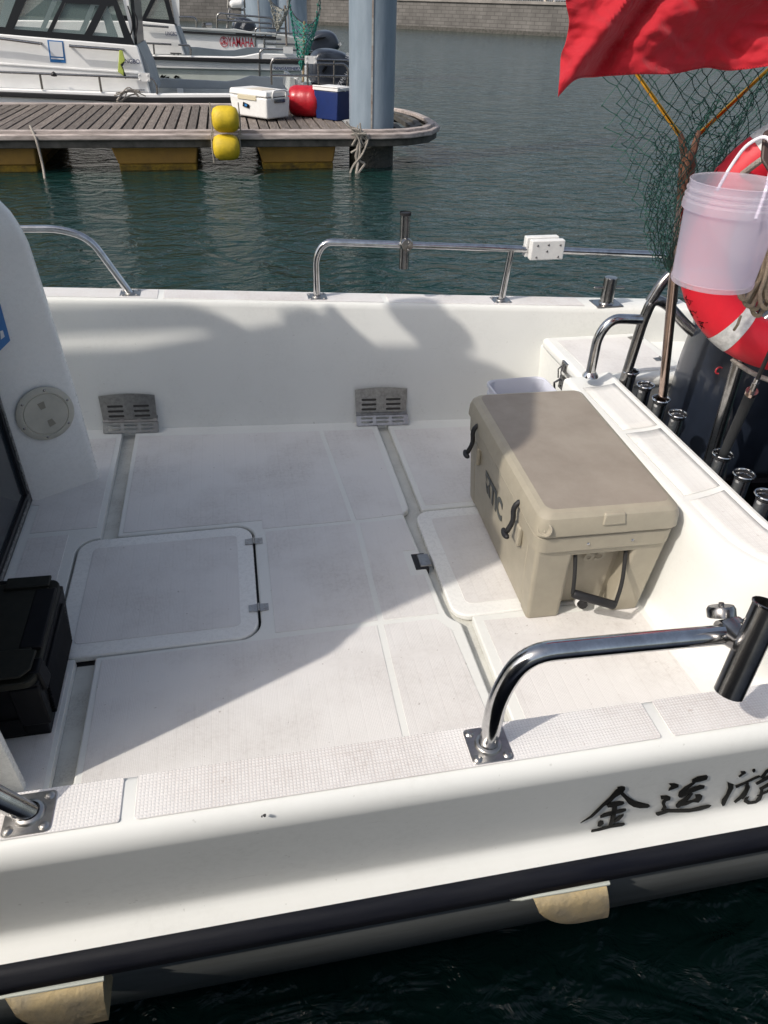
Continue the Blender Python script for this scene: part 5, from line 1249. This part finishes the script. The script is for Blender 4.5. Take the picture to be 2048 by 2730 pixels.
# ---- boat B (second)
YB = 18.9
bB = thing('moored_boat', 'second moored boat with pale green hull and black rub strip', 'boat', (0, YB+1, WZ))
mb = MB(); mb.m(HULLW); slab(mb, Z4, [(-1200, 380), (30, 418), (700, 432), (780, 425), (880, 405), (1210, 415), (1215, 545), (30, 520), (-1200, 480)], YB, .12); mb.m(HULLL); slab(mb, Z4, [(-1200, 480), (30, 520), (1215, 545), (1215, 760), (-1200, 760)], YB+.05, .12)
mb.prism([(-8, YB+.15, WZ-.1), (2.4, YB+.15, WZ-.1), (2.4, YB+2.1, WZ-.1), (-8, YB+2.1, WZ-.1)], (0, 0, .62)); mb.build('hull', HULLW, bB, bevel=.02)
mb = MB(); slab(mb, Z4, [(-1200, 390), (30, 428), (700, 445), (1210, 455), (1210, 482), (700, 478), (30, 452), (-1200, 412)], YB-.05, .08); mb.build('rub_rail', RUBBER, bB, bevel=.01)
mb = MB(); slab(mb, Z4, [(310, 356), (420, 360), (620, 384), (700, 384), (800, 362), (1060, 368), (1300, 410), (1300, 440), (310, 440)], YB+2.0, .12); mb.build('bulwark', HULLIN, bB, bevel=.01)
mb = MB(); slab(mb, Z4, [(-1200, 150), (0, 160), (245, 185), (325, 418), (30, 418), (-1200, 400)], YB+.12, .08); mb.build('cabin_side', HULLW, bB, bevel=.02)
panesB = [[(-300, 100), (-120, -60), (90, -60), (0, 130)], [(-60, 128), (60, -30), (80, -30), (10, 132)][:0] or [(30, 138), (110, -20), (160, -20), (205, 150)]]
wf = cabin_side(bB, Z4, YB+.16, [(-900, 120), (-500, -200), (150, -200), (250, 188), (0, 165)], panesB, .05, wall=FRAME, name='window_frame')
for pn in panesB: mb = MB(); slab(mb, Z4, pn, YB+.16, .008); mb.build('pane', GLASS, wf, smooth=False)
mb = MB(); slab(mb, Z4, [(-900, 160), (240, 185), (250, 420), (-900, 380)], YB+1.9, .06); mb.build('cabin_side', HULLW, bB)
mb = MB(); mb.m(HULLIN).prism(poly(Z4, [(245, 180), (258, 180), (345, 418), (325, 418)], YB+.2), (0, 1.6, 0)); mb.m(HULLW).prism(poly(Z4, [(190, -200), (250, -200), (285, 200), (250, 190)], YB+.2), (0, .06, 0)); mb.build('cabin_bulkhead', HULLIN, bB)
mb = MB(); mb.box(-4.5, -.9, YB+.2, YB+1.9, 2.9, 2.98); mb.build('roof', HULLW, bB)
ptext(bB, 'LINGBO', Z4, (175, 268), (266, 272), YB+.10, .10, BLUEP, .004); ptext(bB, 'PANGAFISHER22', Z4, (998, 531), (1212, 536), YB-.01, .085, BLUEP, .004, shear=.3)
mb = MB()
for q_ in ([(130, 590), (150, 565), (158, 580), (185, 570), (165, 595)], [(165, 596), (205, 582), (200, 600)], [(235, 590), (255, 572), (285, 585), (270, 598), (262, 586), (250, 600)], [(75, 580), (92, 575), (92, 596), (80, 596)]): slab(mb, Z4, q_, YB+.035, .006)
build_split(mb, 'hull_marks', INK, bB, smooth=False)
rB = rails(bB, Z4, YB, [[(893, 580), (893, 395), (920, 372), (1078, 378)], [(893, 478), (1240, 485)], [(1148, 382), (1300, 388)], [(0, 327), (310, 343), (355, 345), (368, 370), (368, 420)], [(83, 335), (90, 412)]], .02)
mb = MB(); slab(mb, Z4, [(1075, 358), (1148, 360), (1148, 408), (1075, 405)], YB-.05, .05); slab(mb, Z4, [(220, 318), (272, 322), (274, 356), (222, 352)], YB-.05, .05); mb.build('white_plate', WHITEP, rB)
mb = MB(); mb.tube([p for p in poly(Z4, [(0, 192), (200, 207)], YB+.05)], .02, 7); mb.build('grab_rail', STEELD, bB)
mb = MB(); mb.tube(poly(Z4, [(212, 405), (298, 408)], YB+.02), .014, 6); mb.tube(poly(Z4, [(240, 405), (240, 420)], YB+.02), .014, 6); mb.tube(poly(Z4, [(272, 405), (272, 420)], YB+.02), .014, 6); mb.build('cleat', STEELD, bB)
mB = motor_px(bB, Z4, [(1245, 320), (1300, 262), (1370, 228), (1440, 228), (1490, 262), (1518, 330), (1535, 400), (1300, 430), (1240, 400)], YB+.6, .75, GREYM)
mb = MB(); slab(mb, Z4, [(1300, 305), (1340, 285), (1400, 280), (1385, 295), (1330, 305)], YB+.57, .06); mb.build('air_intake', BLACKP, mB)
mb = MB(); slab(mb, Z4, [(1260, 400), (1500, 400), (1460, 560), (1320, 560)], YB+.8, .4); mb.build('mid_section', BLACKP, mB)
ptext(mB, '150', Z4, (1500, 355), (1520, 340), YB+.55, .08, WHITEPR, .01)
# ---- boat C (third)
YC = 22.5
bC = thing('moored_boat', 'third moored boat with red lettering on its white side', 'boat', (2, YC+1, WZ))
mb = MB(); mb.m(HULLW); slab(mb, Z4, [(-600, 190), (275, 230), (1018, 285), (1018, 420), (-600, 420)], YC, .12); mb.m(HULLG); slab(mb, Z4, [(-600, 175), (275, 205), (640, 222), (700, 218), (820, 240), (1020, 250), (1030, 272), (275, 225), (-600, 190)], YC-.03, .2)
mb.m(HULLW).prism([(-4, YC+.15, WZ-.1), (4.4, YC+.15, WZ-.1), (4.4, YC+2.1, WZ-.1), (-4, YC+2.1, WZ-.1)], (0, 0, .7)); mb.build('hull', HULLW, bC, bevel=.02)
mb = MB(); slab(mb, Z4, [(-600, 195), (275, 232), (1020, 278), (1020, 290), (275, 250), (-600, 212)], YC-.06, .08); mb.build('rub_rail', RUBBER, bC)
ptext(bC, 'YAMAHA', Z4, (655, 352), (850, 358), YC-.01, .30, REDP, .006)
mb = MB(); c = at(*Z4(622, 318), Y=YC-.01); R_ = .105
for k in range(24):
    a0, a1 = 2*pi*k/24, 2*pi*(k+1)/24
    mb.prism([c+V((R_*cos(a0), 0, R_*sin(a0)*1.1)), c+V((R_*cos(a1), 0, R_*sin(a1)*1.1)), c+V((R_*.86*cos(a1), 0, R_*.95*sin(a1))), c+V((R_*.86*cos(a0), 0, R_*.95*sin(a0)))], (0, -.004, 0))
for k in range(3):
    a0 = radians(90+120*k); d = V((cos(a0), 0, sin(a0)*1.1)); n_ = V((-d.z, 0, d.x))
    mb.prism([c-d*R_*.55+n_*.006, c+d*R_*.8+n_*.009, c+d*R_*.8-n_*.009, c-d*R_*.55-n_*.006], (0, -.005, 0))
    for s_ in (-1, 1): mb.prism([c+d*R_*.45, c+d*R_*.6, c+d*R_*.7+n_*.035*s_, c+d*R_*.6+n_*.035*s_], (0, -.0045, 0))
mb.build('round_emblem', REDP, bC, smooth=False)
rC = rails(bC, Z4, YC, [[(570, 215), (568, 120), (585, 100), (980, 135), (1000, 165), (995, 215)], [(568, 152), (985, 178)], [(640, 105), (655, 215)], [(930, 410), (928, 270), (955, 247), (1355, 262), (1358, 380)], [(930, 330), (1355, 347)], [(860, 355), (860, 225), (880, 208), (1085, 216)], [(860, 290), (1060, 300)], [(285, 128), (390, 132), (412, 150), (412, 208)], [(235, 130), (285, 130)]], .024)
mb = MB(); q = poly(Z4, [(455, 190), (530, 190)], YC+.2); mb.tube(q, .05, 8); mb.tube(poly(Z4, [(470, 170), (470, 210)], YC+.2), .06, 8); mb.build('mooring_bitt', STEELD, bC)
mC = motor_px(bC, Z4, [(690, 160), (730, 125), (800, 128), (860, 165), (880, 215), (850, 260), (700, 260), (672, 210)], YC+.7, .7, NAVY)
ptext(mC, 'YAMAHA', Z4, (765, 225), (795, 165), YC+.64, .12, WHITEPR, .012)
mb = MB(); slab(mb, Z4, [(710, 250), (840, 250), (820, 380), (740, 380)], YC+.9, .4); mb.build('mid_section', BLACKP, mC)
mb = MB(); 
for p in ([(665, 60), (645, 215)], [(772, 60), (800, 225)], [(655, 68), (785, 75)], [(650, 130), (790, 135)], [(655, -100), (652, 60)], [(770, -100), (780, 60)]): mb.tube(poly(Z4, p, YC+.9), .026, 7)
st = mb.build('seat_tower', STEELD, bC)
mb = MB(); slab(mb, Z4, [(662, 0), (770, -5), (776, 60), (668, 62)], YC+.7, .5); mb.build('seat_cushion', WHITEP, st, bevel=.08, bseg=4)
mb = MB(); slab(mb, Z4, [(1000, 250), (1100, 270), (1250, 300), (1250, 420), (1000, 420)], YC+.4, .7); mb.build('stern_block', HULLG, bC, bevel=.03)
mb = MB(); slab(mb, Z4, [(252, -150), (278, -150), (282, 205), (262, 205)], YC+.3, .1); mb.build('cabin_post', HULLW, bC)
# hand nets on the moored boats
def hand_net(lab, hoop, tip, pole, Y, m, nm, hoopm):
    root = thing('hand_net', lab, 'landing net', tuple(at(*Z4(*pole[1]), Y=Y)))
    mb = MB(); mb.tube(poly(Z4, pole, Y), .022, 8); mb.build('handle', hoopm, root)
    mb = MB(); mb.tube(fillet(poly(Z4, hoop, Y), .3, 5), .012, 6); mb.build('hoop', STEELD, root)
    mb = MB(); n_ = len(hoop)
    def srf(u, v):
        x = u*(n_-1); i = min(int(x), n_-2); f = x-i; hx = hoop[i][0]*(1-f)+hoop[i+1][0]*f; hy = hoop[i][1]*(1-f)+hoop[i+1][1]*f
        k = v**1.4; px_ = hx*(1-k)+tip[0]*k; py_ = hy*(1-v)+tip[1]*v
        return at(*Z4(px_, py_), Y=Y-.15*sin(pi*v)+.2*sin(3*pi*u)*(1-v))
    mesh_net(mb, srf, 20, 24, .006, .02, .05); mb.build('netting', nm, root)
hand_net('green hand net with wooden handle rising behind the white cooler', [(1118, -60), (1120, 40), (1150, 110), (1200, 160), (1250, 190), (1290, 185), (1335, 130), (1355, 40), (1350, -60)], (1212, 520), [(1225, 625), (1235, 160)], YA+.3, None, mat('teal_twine', (.01, .17, .13), .6), mat('bamboo', (.32, .24, .14), .6, noise_amt=.3, nscale=10))
hand_net('grey hand net hanging in front of the far piles', [(960, -60), (985, 20), (1040, 60), (1090, 80), (1120, 40), (1130, -60)], (1030, 230), [(1100, 350), (1085, 40)], YB+.6, None, NETGR, mat('grey_brown_pole', (.16, .13, .11), .7))

# ================================================================== SEAWALL
wall = thing('seawall', 'long grey stone block seawall at the far side of the basin', 'wall', (16, 78, WZ))
m = bpy.data.materials.new('block_wall'); m.use_nodes = True; t = m.node_tree; p = t.nodes['Principled BSDF']; p.inputs['Roughness'].default_value = .9
uvn = t.nodes.new('ShaderNodeUVMap'); br = t.nodes.new('ShaderNodeTexBrick'); br.inputs['Scale'].default_value = 1; br.inputs['Brick Width'].default_value = .75; br.inputs['Row Height'].default_value = .27
br.inputs['Mortar Size'].default_value = .025; br.inputs['Color1'].default_value = (.150, .142, .132, 1); br.inputs['Color2'].default_value = (.118, .112, .104, 1); br.inputs['Mortar'].default_value = (.085, .08, .075, 1)
t.links.new(uvn.outputs[0], br.inputs['Vector']); nz_ = t.nodes.new('ShaderNodeTexNoise'); nz_.inputs['Scale'].default_value = .8; nz_.inputs['Detail'].default_value = 8; t.links.new(uvn.outputs[0], nz_.inputs['Vector'])
mx = t.nodes.new('ShaderNodeMix'); mx.data_type = 'RGBA'; mx.blend_type = 'MULTIPLY'; mx.inputs[0].default_value = .6; t.links.new(br.outputs[0], mx.inputs[6]); rp_ = t.nodes.new('ShaderNodeMapRange'); rp_.inputs[1].default_value = .3; rp_.inputs[2].default_value = .7; rp_.inputs[3].default_value = .55; rp_.inputs[4].default_value = 1.25; t.links.new(nz_.outputs['Fac'], rp_.inputs[0]); t.links.new(rp_.outputs[0], mx.inputs[7]); t.links.new(mx.outputs[2], p.inputs['Base Color'])
WP = [(-60, 100), (9, 84), (16.6, 77), (26.5, 66.5), (60, 40)]; WT = 1.62
me_v, me_f, uv = [], [], []; u0 = 0
for i in range(len(WP)-1):
    a, b = V((*WP[i], 0)), V((*WP[i+1], 0)); L_ = (b-a).length; k = len(me_v)
    me_v += [(a.x, a.y, -3), (b.x, b.y, -3), (b.x, b.y, WT), (a.x, a.y, WT)]; me_f.append((k, k+1, k+2, k+3)); uv += [(u0, 0), (u0+L_, 0), (u0+L_, WT+3), (u0, WT+3)]; u0 += L_
k = len(me_v); 
me = bpy.data.meshes.new('wall_face'); me.from_pydata(me_v, [], me_f); ul = me.uv_layers.new(name='UVMap')
for i, q in enumerate(uv): ul.data[i].uv = q
me.materials.append(m); o = bpy.data.objects.new('wall_face', me); COL.objects.link(o); o.parent = wall; o.location = -wall.location
STONE = mat('coping_stone', (.26, .24, .22), .9, noise_amt=.4, nscale=1)
mb = MB(); A_ = off(WP, -.12); B_ = off(WP, 3.0); mb.loft([[V((*a, WT)), V((*b, WT)), V((*b, WT+.22)), V((*a, WT+.22))] for a, b in zip(A_, B_)]); mb.build('coping', STONE, wall, bevel=.02)
mb = MB(); A_ = off(WP, -.03); B_ = off(WP, .05); mb.loft([[V((*a, WZ-.3)), V((*b, WZ-.3)), V((*b, WZ+.28)), V((*a, WZ+.28))] for a, b in zip(A_, B_)]); mb.build('tide_band', BEAM, wall)
tag_q = thing('promenade', None, None, (10, 110, WT)); COL.objects.unlink(tag_q); bpy.data.objects.remove(tag_q)
mb = MB(); A_ = off(WP, 2.5); mb.add([V((*a, WT+.2)) for a in A_]+[V((a[0]+60, 400, WT+.2)) for a in A_], [(i, i+1, len(A_)+i+1, len(A_)+i) for i in range(len(A_)-1)]); tag(mb.build('promenade', mat('paving', (.22, .21, .2), .9, noise_amt=.2, nscale=1), smooth=False), kind='structure')
# railing on the wall
fr_ = thing('promenade_railing', 'grey metal railing along the top of the far seawall', 'railing', (16, 78, WT+.22))
mb = MB(); Pth = off(WP, .25)
for i in range(1, 4):
    a, b = V((*Pth[i], WT+.22)), V((*Pth[i+1], WT+.22)); n_ = min(int((b-a).length/.16), 190)
    for h in (.12, 1.1): mb.box(0, (b-a).length, -.025, .025, h-.025, h+.025, M=frameM(a, b-a, V((-(b-a).y, (b-a).x, 0))))
    for k in range(n_):
        q = a+(b-a)*(k/max(1, n_)); s_ = .012 if k % 12 else .04; mb.box(q.x-s_, q.x+s_, q.y-s_, q.y+s_, q.z, q.z+1.1)
mb.build('bars', mat('grey_paint', (.28, .30, .33), .5), fr_, smooth=False)
lr = thing('lifebuoy', 'small pale lifebuoy hanging on the far promenade railing', 'life ring', tuple(at(1188, -2, Y=68)))
c = at(1188, -1, Y=67.2); mb = MB(); mb.tube([c+V((.42*cos(a), 0, .42*sin(a))) for a in [2*pi*k/20 for k in range(20)]], .1, 8, closed=True); mb.build('ring', mat('pale_ring', (.6, .52, .42), .6), lr)
